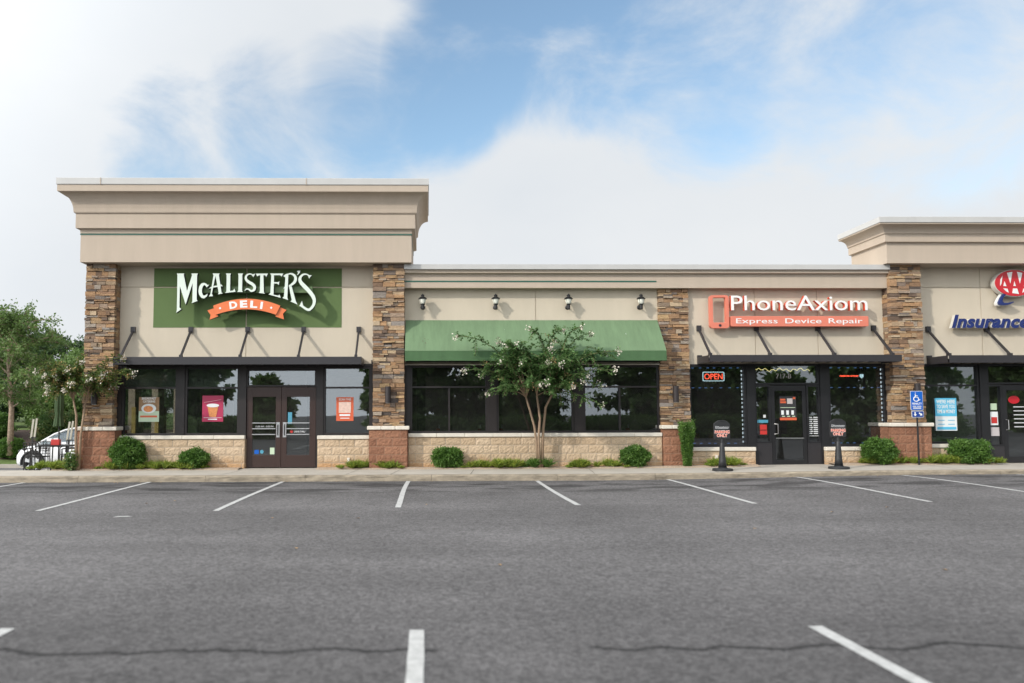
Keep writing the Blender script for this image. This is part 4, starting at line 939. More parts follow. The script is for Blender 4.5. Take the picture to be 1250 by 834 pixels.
# OPEN sign
T = empty('neon_sign', (7.94, WY+.1, 2.5), 'red glowing OPEN sign with a pale border in the left window of the phone shop', 'neon sign')
MB().prism(rrect(7.63, 8.24, 2.51, 2.775, .04), WY+.085, WY+.10).build('backing', M['black'], T)
mb = MB(); ring_prism(mb, rrect(7.63, 8.24, 2.51, 2.775, .04), rrect(7.652, 8.218, 2.532, 2.753, .03), WY+.07, WY+.084); mb.build('border_tube', M['neon_white'], T)
text('letter_tube', 'OPEN', 7.68, 8.19, 2.565, .155, WY+.07, .012, [M['neon_red']], T, offset=.004)
T = empty('led_sign', (11.8, WY+.1, 2.6), 'thin red glowing sign with a small white shield in the phone shop window', 'neon sign')
text('letter_tube', 'ransom-armor', 11.47, 12.0, 2.635, .05, WY+.07, .012, [M['neon_red']], T, offset=.03)
MB().prism([(12.03,2.70),(12.13,2.70),(12.13,2.63),(12.08,2.585),(12.03,2.63)], WY+.07, WY+.09).build('shield', M['neon_white'], T)
MB().box(11.45, 12.02, WY+.085, WY+.1, 2.62, 2.71).build('backing', M['black'], T)
def led(name, x0, x1, z0, z1, mid, label):
    T = empty(name, (x0, WY+.08, z0), label, 'light strip', 'dashed light strips framing the phone shop windows')
    mb = MB(); z = z0+.05
    while z < z1-.1: mb.box(x1-.035, x1-.008, WY+.06, WY+.07, z, z+rng.uniform(.045, .075)); z += rng.uniform(.105, .125)
    mb.build('white_leds', M['led_white'], T)
    mb = MB()
    for zz in (z1-.03, mid, z0+.03):
        x = x0+.05
        while x < x1-.1: mb.box(x, x+.07, WY+.06, WY+.07, zz-.007, zz+.007); x += rng.uniform(.16, .26)
    mb.build('blue_leds', M['led_blue'], T)
led('light_strip', 7.27, 8.73, .77, 2.91, 2.33, 'dashed white and blue light strip framing the window with the OPEN sign')
led('light_strip', 11.13, 12.63, .77, 2.91, 2.33, 'dashed white and blue light strip framing the window with the shield sign')
mb = MB(); pts = [(9.1, 2.86)]
for k in range(26): pts.append((9.1+1.55*(k+1)/26, 2.83+.035*math.sin(k*1.9)+.02*math.sin(k*.7)))
mb.tube([(x, WY+.12, z) for x, z in pts], .011, 5); o = mb.build('rope_light', M['led_gold']); tag(o, 'wavy golden rope light at the top of the phone shop door glass', 'rope light')

# small things on the counters and seats inside
for i, x in enumerate((.30, 1.45, 2.05, 4.2, 5.6)):
    t = MB().box(x-.05, x+.05, 21.72, 21.82, 1.101, 1.22).build('condiment_caddy', M['red_box']); tag(t, ['red condiment caddy on the dining window counter, nearest the middle pillar', 'red condiment caddy on the counter just left of the wide bronze post', 'red condiment caddy on the counter behind the flowering tree trunks', 'red condiment caddy on the counter right of the flowering tree', 'red condiment caddy on the counter nearest the narrow pillar'][i], 'caddy', 'condiment caddies on the window counter')
    mb = MB(); mb.lathe([(.02, 0), (.02, .09), (.012, .11)], (x+.03, 21.77, 1.2215), 8); mb.build('bottle', M['paper'], t)
def seat(x, y, label):
    T = empty('waiting_chair', (x, y, .17), label, 'chair', 'tan chairs inside the phone shop')
    MB().box(x-.24, x+.24, y-.24, y+.22, .55, .62).build('seat', M['tan_seat'], T, bevel=.02)
    MB().box(x-.24, x+.24, y+.2, y+.26, .64, 1.05).build('backrest', M['tan_seat'], T, bevel=.02)
    for a in (-.2, .2):
        for b in (-.2, .18): MB().box(x+a-.015, x+a+.015, y+b-.015, y+b+.015, .166, .549).build('leg', M['steel'], T)
seat(7.65, 22.3, 'tan chair behind the glass at the outer side of the OPEN window'); seat(8.4, 22.3, 'tan chair behind the glass below the right half of the OPEN window'); seat(11.6, 22.3, 'tan chair behind the glass of the window with the shield sign')

# ================================================================== STREET FURNITURE
def stand(x, y, label):
    z = zwalk(x)-.018
    T = empty('parking_sign_stand', (x, y, z), label, 'sign stand', 'black cone based parking signs')
    MB().lathe([(.245, 0), (.25, .012), (.25, .045), (.235, .06), (.12, .07), (.105, .085)], (x, y, z), 28).build('base', M['plastic_black'], T)
    MB().lathe([(.102, .086), (.086, .25), (.068, .5), (.053, .68), (.048, .70)], (x, y, z), 20).build('cone', M['plastic_black'], T, smooth=True)
    MB().lathe([(.036, .701), (.034, .80)], (x, y, z), 14).build('neck', M['plastic_black'], T)
    zb, zt = z+.80, z+1.27; w = .205
    outer = [(x-w, zb+.03), (x-w+.03, zb), (x+w-.03, zb), (x+w, zb+.03), (x+w, zt-.09), (x+w-.05, zt-.045), (x+.09, zt-.005), (x+.07, zt), (x-.07, zt), (x-.09, zt-.005), (x-w+.05, zt-.045), (x-w, zt-.09)]
    mb = MB(); mb.prism(outer, y-.03, y+.03); p_ = mb.build('sign_panel', M['plastic_black'], T, bevel=.008)
    MB().box(x-.05, x+.05, y-.034, y-.0305, zt-.035, zt-.018).build('grip_slot', M['lamp_black'], p_)
    mb = MB(); ring_prism(mb, rrect(x-.17, x-.13, zb+.265, zb+.325, .006, 2), rrect(x-.163, x-.137, zb+.275, zb+.319, .003, 2), y-.034, y-.0305); mb.build('phone_mark', M['vinyl'], p_)
    text('panel_lettering', 'PhoneAxiom', x-.12, x+.17, zb+.283, .034, y-.034, .002, [M['vinyl']], p_, offset=.01)
    MB().box(x-.12, x+.16, y-.034, y-.0305, zb+.262, zb+.27).build('panel_line', M['vinyl'], p_)
    for s, a, zz in (('PARKING', .185, zb+.145), ('ONLY', .135, zb+.055)):
        text('panel_lettering', s, x-a-.004, x+a+.004, zz-.003, .072, y-.0325, .001, [M['white']], p_, offset=.055)
        text('panel_lettering', s, x-a, x+a, zz, .066, y-.0352, .001, [M['coral_text']], p_, offset=.02)
stand(7.44, 19.62, 'black cone based parking sign on the walk in front of the OPEN window')
stand(10.45, 19.72, 'black cone based parking sign on the walk right of the glass door')

def accessible_sign():
    x = 13.25; y = 20.70; dx = -.125; z = zwalk(x)-.02
    T = empty('accessible_parking_sign', (x+dx, y, z), 'blue wheelchair parking sign on a black post before the red block pedestal', 'parking sign')
    MB().tube([(x+.03, y+.035, z), (x+.03, y+.035, 2.15)], .024, 10).build('post', M['lamp_black'], T)
    def plate(x0, x1, z0, z1, m):
        q = MB().prism(rrect(x0, x1, z0, z1, .025), y-.004, y+.004).build('sign_plate', M['vinyl'], T)
        MB().prism(rrect(x0+.012, x1-.012, z0+.012, z1-.012, .018), y-.009, y-.0045).build('plate_face', M[m], q); return q
    a = plate(13.09, 13.43, 1.69, 2.21, 'post_blue')
    mb = MB(); f = lambda pts: mb.tube([(13.255+px*.01, y-.011, 2.03+pz*.01) for px, pz in pts], .0125, 6)
    mb.tube([(13.255-.035, y-.011, 2.15), (13.255-.03, y-.0112, 2.151)], .021, 8)
    f([(-3.5, 9), (-2.5, 1), (4, 0), (7, -7), (9.5, -6)]); f([(-3, 5), (3, 4.5)])
    f([(-4.5, 2)]+[(-1+7*math.cos(a_), -3.5+6.5*math.sin(a_)) for a_ in np.linspace(math.radians(125), math.radians(355), 12)])
    mb.build('wheelchair_symbol', M['white'], a)
    text('plate_lettering', 'PENALTY', 13.13, 13.39, 1.845, .05, y-.0115, .002, [M['white']], a, offset=.02)
    MB().box(13.14, 13.24, y-.0115, y-.0095, 1.79, 1.81).box(13.26, 13.38, y-.0115, y-.0095, 1.79, 1.81).box(13.15, 13.37, y-.0115, y-.0095, 1.735, 1.765).build('fine_print', M['vinyl'], a)
    b = plate(13.11, 13.44, 1.50, 1.675, 'post_navy')
    ar = lambda cx, cz, rot, s: [(cx+s*(u*math.cos(rot)-v*math.sin(rot)), cz+s*(u*math.sin(rot)+v*math.cos(rot))) for u, v in ((-.3,1),(.3,1),(.3,-.1),(.8,-.1),(0,-1),(-.8,-.1),(-.3,-.1))]
    mb = MB(); mb.prism(ar(13.2, 1.588, 0, .055), y-.012, y-.0095); mb.prism(ar(13.35, 1.588, .9, .055), y-.012, y-.0095); mb.build('arrow', M['white'], b)
    mv = [T]+[c for c in T.children_recursive]
    bpy.context.view_layer.update()
    for o in mv[1:]: o.data.transform(Matrix.Translation((dx, 0, 0)))
accessible_sign()

# ================================================================== PLANTS
def leaf_quads(P, D, L, W, nrm=None, rs=np.random.RandomState(3)):
    """P base points, D unit directions; returns verts and faces of bent rhombic leaves"""
    n = len(P); r = rs.normal(size=(n, 3)) if nrm is None else nrm
    S = np.cross(D, r); S /= np.linalg.norm(S, axis=1, keepdims=True)+1e-9
    U = np.cross(S, D); L = np.asarray(L).reshape(-1, 1)*np.ones((n, 1)); W = np.asarray(W).reshape(-1, 1)*np.ones((n, 1))
    V = np.stack([P, P+D*L*.5+S*W*.5+U*L*.06, P+D*L-U*L*.08, P+D*L*.5-S*W*.5+U*L*.06], 1).reshape(-1, 3)
    return V, np.arange(n*4).reshape(n, 4)
def rdir(rs, n): v = rs.normal(size=(n, 3)); return v/np.linalg.norm(v, axis=1, keepdims=True)

def bush(x, y, z, rx, ry, h, label, seed, n=5200, m='boxwood', leaf=.052, shape=None, name='clipped_shrub', cat='shrub', group='clipped green shrubs along the shop wall', boxy=2.35, sc=.90):
    rx *= sc; ry *= sc; h *= .97
    T = empty(name, (x, y, z), label, cat, group); rs = np.random.RandomState(seed)
    d = rdir(rs, n); ph = rs.uniform(0, 6, 8)
    lump = 1+.12*np.sin(d[:, 0]*5+ph[0])*np.sin(d[:, 2]*5+ph[1])+.12*np.sin(d[:, 0]*11+ph[2])*np.cos(d[:, 1]*9+ph[3])*np.sin(d[:, 2]*10+ph[4])+.06*np.sin(d[:,0]*21+ph[5])*np.sin(d[:,2]*19+ph[6])*np.sin(d[:,1]*17+ph[7])
    k = (np.abs(d)**boxy).sum(1)**(-1/boxy)
    rad = k*lump*(1-np.abs(rs.normal(0, .085, n)))*np.where(rs.rand(n) < .10, rs.uniform(1.03, 1.2, n), 1)
    P = d*rad[:, None]*np.array([rx, ry, h/2]); P[:, 2] = P[:, 2]+h/2
    if shape: P = shape(P)
    P[:, 2] = np.maximum(P[:, 2], .02)
    D = d*.7+rdir(rs, n)*1.1+np.array([0, 0, .25]); D /= np.linalg.norm(D, axis=1, keepdims=True)
    V, F = leaf_quads(P+np.array([x, y, z]), D, rs.uniform(.7, 1.3, n)*leaf, rs.uniform(.55, .8, n)*leaf, rs=rs)
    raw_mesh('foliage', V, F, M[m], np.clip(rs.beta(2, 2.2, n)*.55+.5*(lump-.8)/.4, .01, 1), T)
    mb = MB()
    for a in range(14):
        t = rs.uniform(-.55, .55, 2); top = np.array([[t[0]*rx*1.0, t[1]*ry*1.0, h*rs.uniform(.5, .8)]])
        if shape: top = shape(top)
        top = top[0]; mb.tube([(x+rs.uniform(-.04, .04), y+rs.uniform(-.04, .04), z-.03), (x+top[0]*.5, y+top[1]*.5, z+top[2]*.5), (x+top[0], y+top[1], z+top[2])], [.014, .010, .004], 5)
    mb.build('stems', M['bark_dark'], T)
    # inner leaves, sparse, so that nothing shows through
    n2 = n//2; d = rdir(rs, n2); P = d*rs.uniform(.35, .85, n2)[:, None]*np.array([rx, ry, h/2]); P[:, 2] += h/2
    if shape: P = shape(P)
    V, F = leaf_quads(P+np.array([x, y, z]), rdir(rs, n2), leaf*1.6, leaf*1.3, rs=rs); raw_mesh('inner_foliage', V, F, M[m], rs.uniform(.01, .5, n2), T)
    return T
zb = lambda x: zwalk(x)+.03
bush(-7.97, 20.95, zb(-8), .47, .36, .80, 'large rounded green shrub beside the corner pillar pedestal', 1, 7000)
bush(-6.22, 20.97, zb(-6), .40, .30, .50, 'small loose green shrub under the magenta poster window', 2, 4200)
bush(.54, 20.97, zb(.5), .42, .30, .52, 'low rounded shrub just right of the middle stone pillar', 3, 4600)
bush(5.58, 20.97, zb(5.6), .41, .30, .54, 'low shrub with a few brown twigs under the right end of the dining windows', 4, 4600, boxy=2.6)
bush(12.18, 20.9, zb(12.2), .46, .36, .68, 'full rounded shrub left of the accessible parking sign', 5, 6000)
bush(14.66, 20.92, zb(14.7), .53, .36, .62, 'wide flat topped shrub under the savings poster', 6, 6400, boxy=2.9)
def cone(P):
    t = P[:, 2]/1.24; s = .42+.62*np.clip(t*1.25, 0, 1); Q = P.copy(); Q[:, 0] *= s; Q[:, 1] *= s; return Q
bush(6.98, 20.9, zb(7), .19, .19, 1.16, 'narrow upright columnar evergreen shrub before the narrow pillar', 7, 5200, leaf=.042, shape=cone, name='columnar_shrub', boxy=5)

def grass_patch(name, x0, x1, h, seed, dens=900, y0=20.74, y1=21.1, m='grass'):
    rs = np.random.RandomState(seed); n = int((x1-x0)*dens*2.2); h = h*1.75
    nc = max(3, int((x1-x0)*14)); cx = rs.uniform(x0, x1, nc); cy = rs.uniform(y0+.03, y1, nc); k = rs.randint(0, nc, n)
    ch = rs.uniform(.6, 1.15, nc); edge = np.clip(np.minimum(cx-x0, x1-cx)/.25, .35, 1)
    P = np.stack([cx[k]+rs.normal(0, .03, n), cy[k]+rs.normal(0, .03, n), np.array([zwalk(c) for c in cx])[k]+.03], 1)
    D = np.stack([rs.normal(0, .62, n), rs.normal(0, .62, n), np.full(n, 1.)], 1); D /= np.linalg.norm(D, axis=1, keepdims=True)
    L = rs.uniform(.6, 1.2, n)*h*(ch*edge)[k]
    V, F = leaf_quads(P, D, L, .019, rs=rs); V[2::4, 2] -= (L*.18)
    o = raw_mesh(name, V, F, M[m], np.clip(rs.beta(2.2, 2, n), .01, 1)); tag(o, kind='stuff'); return o
def G(x0, x1, h, s, label, **k): o = grass_patch('lilyturf', x0, x1, h, s, **k); tag(o, label, 'ground cover')
G(-10.5, -9.15, .15, 11, 'taller green lilyturf spilling out at the patio corner', dens=1500, y0=20.76, y1=21.4)
G(-8.75, -5.85, .15, 12, 'low lilyturf strip in front of the deli window wall')
G(-2.4, -.65, .15, 13, 'low lilyturf strip at the foot of the middle stone pillar')
G(.95, 2.75, .16, 14, 'low lilyturf strip left of the flowering tree trunks'); G(2.6, 3.45, .2, 21, 'darker tuft around the flowering tree trunks', m='boxwood', dens=700)
G(3.7, 5.3, .15, 15, 'low lilyturf strip right of the flowering tree'); G(7.5, 8.55, .18, 16, 'low lilyturf clump behind the left parking sign stand'); G(11.7, 15.55, .17, 17, 'long lilyturf strip below the accessible parking sign')
bush(-9.35, 20.72, .16, .2, .2, .5, 'wispy yellowing shrub at the foot of the corner pedestal', 31, 420, m='myrtle_autumn', leaf=.05, name='wispy_shrub', group=None)

def myrtle(name, label, base, trunks, tips, seed, fill, m, fl=.35, leafL=.078, nfill=26):
    T = empty(name, base, label, 'flowering tree'); rs = np.random.RandomState(seed)
    mb = MB(); forks = []
    for t in trunks:
        pts = [Vector(p) for p in t]; mb.tube(pts, [.042*(1-.4*i/(len(pts)-1)) for i in range(len(pts))], 8); forks.append(pts[-1])
    PL = []; DL = []; NL = []; br = MB(); tipsout = []; maintips = []
    def leaves_along(pts, t0, step):
        for i in range(len(pts)-1):
            a, b = pts[i], pts[i+1]; d = (b-a); ln = d.length; d = d/ln; k = 0
            sd = d.cross(Vector((0, 0, 1)));
            if sd.length < .1: sd = Vector((1, 0, 0))
            sd.normalize()
            while k < ln:
                if (i+k/ln)/(len(pts)-1) > t0:
                    p = a+d*k
                    for s in (-1, 1):
                        q = d*.45+sd*s+Vector(rs.normal(0, .35, 3)); q.normalize(); PL.append(p); DL.append(q); NL.append(Vector((rs.normal(0, .3), rs.normal(0, .3), 1)))
                k += step
    def bez(p0, p1, p2, n): return [p0*(1-t)**2+p1*2*t*(1-t)+p2*t*t for t in [i/n for i in range(n+1)]]
    alltips = [Vector(t) for t in tips]+[Vector(fill(rs)) for _ in range(nfill)]
    for tp in alltips:
        f = min(forks, key=lambda q: (q-tp).length+rs.uniform(0, .5))
        up_ = f+Vector(((tp.x-f.x)*.35, (tp.y-f.y)*.35, max(.35, (tp.z-f.z)*.9+.25)))
        pts = bez(f, up_, tp, 9); br.tube(pts, [.012*(1-.8*i/9) for i in range(10)], 5, False); leaves_along(pts, .3, .022); tipsout.append(tp); maintips.append(tp)
        for i in range(4, 10):
            for sgn in (-1, 1):
                d_ = (pts[i]-pts[i-1]).normalized(); sv = d_.cross(Vector((0, 1, .3))).normalized()*sgn; q = d_*.5+sv+Vector(rs.normal(0, .3, 3)); q.normalize(); s0 = pts[i-1]+(pts[i]-pts[i-1])*rs.rand(); tw = [s0, s0+q*.07, s0+q*rs.uniform(.10, .16)]; leaves_along(tw, .0, .03)
        for _ in range(rs.randint(3, 6)):
            t = rs.uniform(.4, .9); i = int(t*9); s0 = pts[i]; dr = (pts[min(i+1, 9)]-pts[i]).normalized()*.6+Vector(rs.normal(0, .7, 3)); dr.normalize(); Ls = rs.uniform(.2, .42)
            tw = bez(s0, s0+dr*Ls*.6+Vector((0, 0, .06)), s0+dr*Ls-Vector((0, 0, .05)), 3); br.tube(tw, .0035, 4, False); leaves_along(tw, .0, .026); tipsout.append(tw[-1])
    mb.build('trunk', M['bark'], T, smooth=True); br.build('branches', M['bark'], T)
    P = np.array([v[:] for v in PL]); D = np.array([v[:] for v in DL]); Nn = np.array([v[:] for v in NL]); n = len(P)
    V, F = leaf_quads(P, D, rs.uniform(.75, 1.25, n)*leafL, rs.uniform(.5, .68, n)*leafL, Nn, rs=rs); raw_mesh('foliage', V, F, M[m], np.clip(rs.beta(2, 2, n), .01, 1), T)
    for nm, mm, sel in (('blossom', 'flower', maintips[:len(tips)]+[t for t in tipsout if rs.rand() < .02]), ('spent_blossom', 'spent', [t for t in tipsout if rs.rand() < .05+.12*fl])):
        Q = []
        for t in sel:
            k = rs.randint(14, 30); Q.append(np.array(t[:])+rs.normal(0, 1, (k, 3))*np.array([.042, .042, .045])*rs.uniform(.7, 1.25))
        if Q:
            Q = np.concatenate(Q); V, F = leaf_quads(Q, rdir(rs, len(Q)), .05 if nm == 'blossom' else .03, .045 if nm == 'blossom' else .024, rs=rs); raw_mesh(nm, V, F, M[mm], None, T)
    return T
def px(x, y, Y): s = Y/950; return ((x-521.9)*s+.0, Y, 1.6-(y-506.2-(x-522)*.0024*0)*s)
ctips = [px(x, y, Y) for x, y, Y in ((557,410,20.1),(566,452,20.0),(595,481,20.0),(610,418,20.2),(648,401,20.1),(690,402,20.2),(712,399,20.0),(724,407,20.1),(757,429,20.1),(752,452,20.0),(736,495,19.9),(700,472,19.7),(637,442,19.5),(674,426,19.5),(620,422,19.9),(668,468,19.4),(735,470,20.2),(718,458,19.7),(588,458,20.3),(660,470,19.5),(740,432,20.3),(632,420,19.8),(686,445,19.4),(612,440,19.6))]
def cfill(rs):
    while True:
        x = rs.uniform(575, 730); y = rs.uniform(405, 482)
        if ((x-652)/66)**2+((y-446)/38)**2 < 1: return px(x, y, rs.uniform(19.45, 20.42))
myrtle('flowering_tree', 'small multi trunk tree with white blossom in front of the green awning', (3.0, 20.85, .2),
       [[(2.98,20.86,.16),(2.91,20.83,.9),(2.85,20.75,1.3),(2.62,20.6,2.05)], [(3.0,20.84,.16),(2.97,20.80,1.0),(3.0,20.72,1.5),(2.90,20.55,2.1)], [(3.06,20.86,.16),(3.10,20.84,1.2),(3.16,20.76,1.8),(3.32,20.6,2.15)]], ctips, 5, cfill, 'myrtle')
ltips = [px(x, y, Y) for x, y, Y in ((36,466,20.4),(48,452,20.5),(62,473,20.2),(100,440,20.4),(86,452,20.0),(152,437,20.3),(166,456,20.2),(142,470,20.4),(72,459,20.1),(128,458,19.9),(112,462,19.9),(60,480,20.0),(90,468,19.8),(82,476,20.0))]
def lfill(rs):
    while True:
        x = rs.uniform(45, 160); y = rs.uniform(436, 478)
        if ((x-105)/58)**2+((y-460)/20)**2 < 1: return px(x, y, rs.uniform(19.9, 20.7))
_r = myrtle('flowering_tree', 'slender flowering tree turning orange at the corner stone pillar', (-9.25, 20.78, .16),
       [[(-9.22,20.78,.14),(-9.27,20.76,1.0),(-9.26,20.74,1.6),(-9.33,20.7,2.0)], [(-9.18,20.78,.14),(-9.14,20.75,1.1),(-9.02,20.7,1.9)]], ltips, 9, lfill, 'myrtle_autumn', fl=.9, nfill=14)

def tree(name, label, base, h, cr, seed, nleaf=9000, leaf=.11, m='birch', bark='bark_pale', trunk_r=.13, crown0=.3, group=None, droop=0., twigs=14):
    T = empty(name, base, label, 'tree', group); rs = np.random.RandomState(seed); bx, by, bz = base
    mb = MB(); lean = rs.uniform(-.15, .15, 2); top = Vector((bx+lean[0], by+lean[1], bz+h*.92))
    tp = [Vector((bx, by, bz-.1)), Vector((bx+lean[0]*.3+rs.uniform(-.1,.1), by, bz+h*.3)), Vector((bx+lean[0]*.7+rs.uniform(-.1,.1), by+lean[1]*.6, bz+h*.62)), top]
    mb.tube(tp, [trunk_r, trunk_r*.75, trunk_r*.45, trunk_r*.12], 8); mb.build('trunk', M[bark], T, smooth=True)
    lb = MB(); P = []
    nl = 26
    for i in range(nl):
        t = crown0+(1-crown0)*(i+.5)/nl; k = t*3; a = min(int(k), 2); s0 = tp[a]+(tp[a+1]-tp[a])*(k-a)
        prof = math.sin(math.pi*min(1, max(.08, (t-crown0)/(1-crown0)*.82+.15)))**.75; ang = i*2.4+rs.uniform(-.4, .4); ln = cr*prof*rs.uniform(.65, 1.12)
        e = s0+Vector((math.cos(ang)*ln, math.sin(ang)*ln, ln*rs.uniform(.15, .65)-droop*ln)); mid = s0+(e-s0)*.5+Vector((0, 0, .12*ln)); pts = [s0, mid, e]
        lb.tube(pts, [trunk_r*.32*(1-t*.5), trunk_r*.18, .012], 5, False)
        for j in range(twigs):
            u = rs.uniform(.3, 1.0); q = s0+(mid-s0)*(u*2) if u < .5 else mid+(e-mid)*(u*2-1); d = Vector(rs.normal(0, 1, 3)); d.z = d.z*.6+.15-droop; d.normalize(); l2 = cr*rs.uniform(.12, .36)
            q2 = q+d*l2; lb.tube([q, q2], [.012, .004], 3, False); P.append((q, q2))
    lb.build('limbs', M[bark], T)
    k = rs.randint(0, len(P), nleaf); A = np.array([p[0][:] for p in P])[k]; Bq = np.array([p[1][:] for p in P])[k]; u = rs.uniform(.15, 1.08, nleaf)[:, None]
    C_ = A+(Bq-A)*u+rs.normal(0, .055*cr**.5, (nleaf, 3)); D = rdir(rs, nleaf)+np.array([0, 0, -.15]); D /= np.linalg.norm(D, axis=1, keepdims=True)
    V, F = leaf_quads(C_, D, rs.uniform(.7, 1.3, nleaf)*leaf, rs.uniform(.5, .8, nleaf)*leaf, rs=rs); raw_mesh('crown', V, F, M[m], np.clip(rs.beta(2, 2, nleaf), .01, 1), T)
    return T
tree('shade_tree', 'tall light green tree with peeling pale trunk at the left edge', (-16.4, 31.0, .15), 5.75, 2.2, 41, 15000, .11, 'birch', crown0=.33, twigs=20)
tree('background_tree', 'bushy dark tree right behind the light green tree', (-20.5, 42, 1.2), 4.7, 3.0, 42, 12000, .17, 'darkleaf', 'bark_dark', crown0=.05, group='trees beyond the side lot')
tree('background_tree', 'low dark tree filling the gap beside the corner pillar', (-20.2, 48, 1.3), 3.7, 3.2, 43, 12000, .18, 'darkleaf', 'bark_dark', crown0=.03, group='trees beyond the side lot')
tree('background_tree', 'mid green tree low behind the rusty hedge shrub', (-17.2, 39, 1.1), 3.5, 2.4, 44, 9000, .15, 'birch', 'bark_dark', crown0=.05, group='trees beyond the side lot')
tree('background_tree', 'dark tree behind the pale trunk at the left edge', (-24.5, 44, 1.2), 5.6, 3.4, 45, 11000, .18, 'darkleaf', 'bark_dark', crown0=.05, group='trees beyond the side lot')
tree('background_tree', 'thin leafed tall tree showing beside the corner pillar above the patio', (-24.2, 60, 1.5), 5.9, 2.4, 46, 2600, .2, 'darkleaf', 'bark_dark', crown0=.3, group='trees beyond the side lot', twigs=18)
tree('background_tree', 'far dark tree hidden mostly behind the corner pillar', (-19.5, 56, 1.4), 4.2, 3.4, 47, 10000, .2, 'darkleaf', 'bark_dark', crown0=.03, group='trees beyond the side lot')
tree('background_tree', 'spreading tree far to the left on the open lawn', (-40, 52, 1.4), 6.5, 3.6, 61, 8000, .2, 'darkleaf', 'bark_dark', crown0=.08, group='trees beyond the side lot')
tree('background_tree', 'light green tree furthest to the left on the open lawn', (-50, 58, 1.5), 7.0, 3.8, 62, 8000, .22, 'birch', 'bark_dark', crown0=.08, group='trees beyond the side lot')
tree('background_tree', 'broad tree further left beyond the light green tree', (-31, 46, 1.3), 7.5, 4.0, 48, 10000, .2, 'birch', 'bark_dark', crown0=.05, group='trees beyond the side lot')
bush(-15.15, 32.6, .35, 1.25, .95, 1.45, 'large rounded hedge shrub with rusty tips behind the patio', 51, 9000, m='holly', leaf=.085, name='hedge_shrub', group='hedge shrubs on the mulch bank', boxy=2.2)
bush(-13.1, 33.2, .5, 1.1, .9, 1.35, 'rounded rusty hedge shrub close to the corner pillar', 52, 8000, m='holly', leaf=.085, name='hedge_shrub', group='hedge shrubs on the mulch bank', boxy=2.2)
bush(-16.55, 31.3, -.05, .55, .5, .78, 'small dark round shrub on the mulch in front of the car', 53, 6000, m='boxwood', leaf=.06, name='hedge_shrub', group='hedge shrubs on the mulch bank', boxy=2.2)
bush(-20.6, 36.5, 1.0, 1.8, 1.2, 2.0, 'broad dark green hedge shrub far left behind the pale trunk', 55, 7000, m='darkleaf', leaf=.12, name='hedge_shrub', group='hedge shrubs on the mulch bank', boxy=2.2)
bush(-17.4, 36.8, 1.0, 1.7, 1.2, 1.9, 'broad green hedge shrub behind the rusty ones', 56, 7000, m='birch', leaf=.12, name='hedge_shrub', group='hedge shrubs on the mulch bank', boxy=2.2)
bush(-14.0, 36.5, 1.0, 1.9, 1.2, 2.2, 'tall dark hedge shrub behind the rusty ones, hidden partly by the pillar', 57, 7000, m='darkleaf', leaf=.12, name='hedge_shrub', group='hedge shrubs on the mulch bank', boxy=2.2)
bush(-18.4, 33.0, .6, 1.0, .9, 1.2, 'rounded green hedge shrub left of the pale trunk', 54, 7000, m='boxwood', leaf=.08, name='hedge_shrub', group='hedge shrubs on the mulch bank', boxy=2.2)

# trees across the lot, seen in the window glass
RT = [(-24, -18, 8.5, 'birch'), (-18.2, -16, 8.2, 'birch'), (-14.8, -30, 5.0, 'birch'), (-2.0, -14, 7.4, 'birch'), (2.6, -15, 9.8, 'birch'), (8.4, -20, 8.0, 'birch'), (17.0, -14, 9.6, 'birch'), (21.5, -16, 9.6, 'birch'), (28, -18, 4.6, 'birch'), (34.5, -18, 8.8, 'birch'), (39.5, -20, 7.6, 'birch'), (49.5, -22, 6.6, 'birch')]
RL = ['leftmost light green tree across the lot', 'tall dark tree across the lot opposite the corner pillar', 'small light green tree across the lot opposite the deli windows', 'dark tree across the lot opposite the double doors', 'tallest dark tree across the lot opposite the awning', 'shorter dark tree across the lot opposite the awning', 'dark tree across the lot opposite the narrow pillar', 'dark tree across the lot opposite the OPEN sign', 'dark tree across the lot opposite the glass door', 'dark tree across the lot opposite the accessible sign', 'short dark tree across the lot opposite the savings poster', 'rightmost dark tree across the lot']
for i, (x, y, h, m) in enumerate(RT):
    tree('opposite_tree', RL[i]+', mirrored in the glass', (x, y, 0), h, h*.44, 70+i, 12000, .55, m, 'bark_dark', .16, crown0=.04, group='trees across the lot mirrored in the shop glass', twigs=20)
hl = ['opposite the left street end', 'opposite the deli windows', 'opposite the left half of the awning', 'opposite the right half of the awning', 'opposite the OPEN window', 'opposite the glass door', 'opposite the savings poster', 'at the far right end']
for i, x in enumerate((-19, -12.5, -.5, 6, 12.5, 19, 26.5, 34)):
    bush(x, -10.5, -.02, 3.3, 1.1, 1.5, 'broad dark hedge across the lot, '+hl[i], 90+i, 5200, m='birch', leaf=.2, name='opposite_hedge', group='hedges across the lot mirrored in the shop glass', boxy=4)

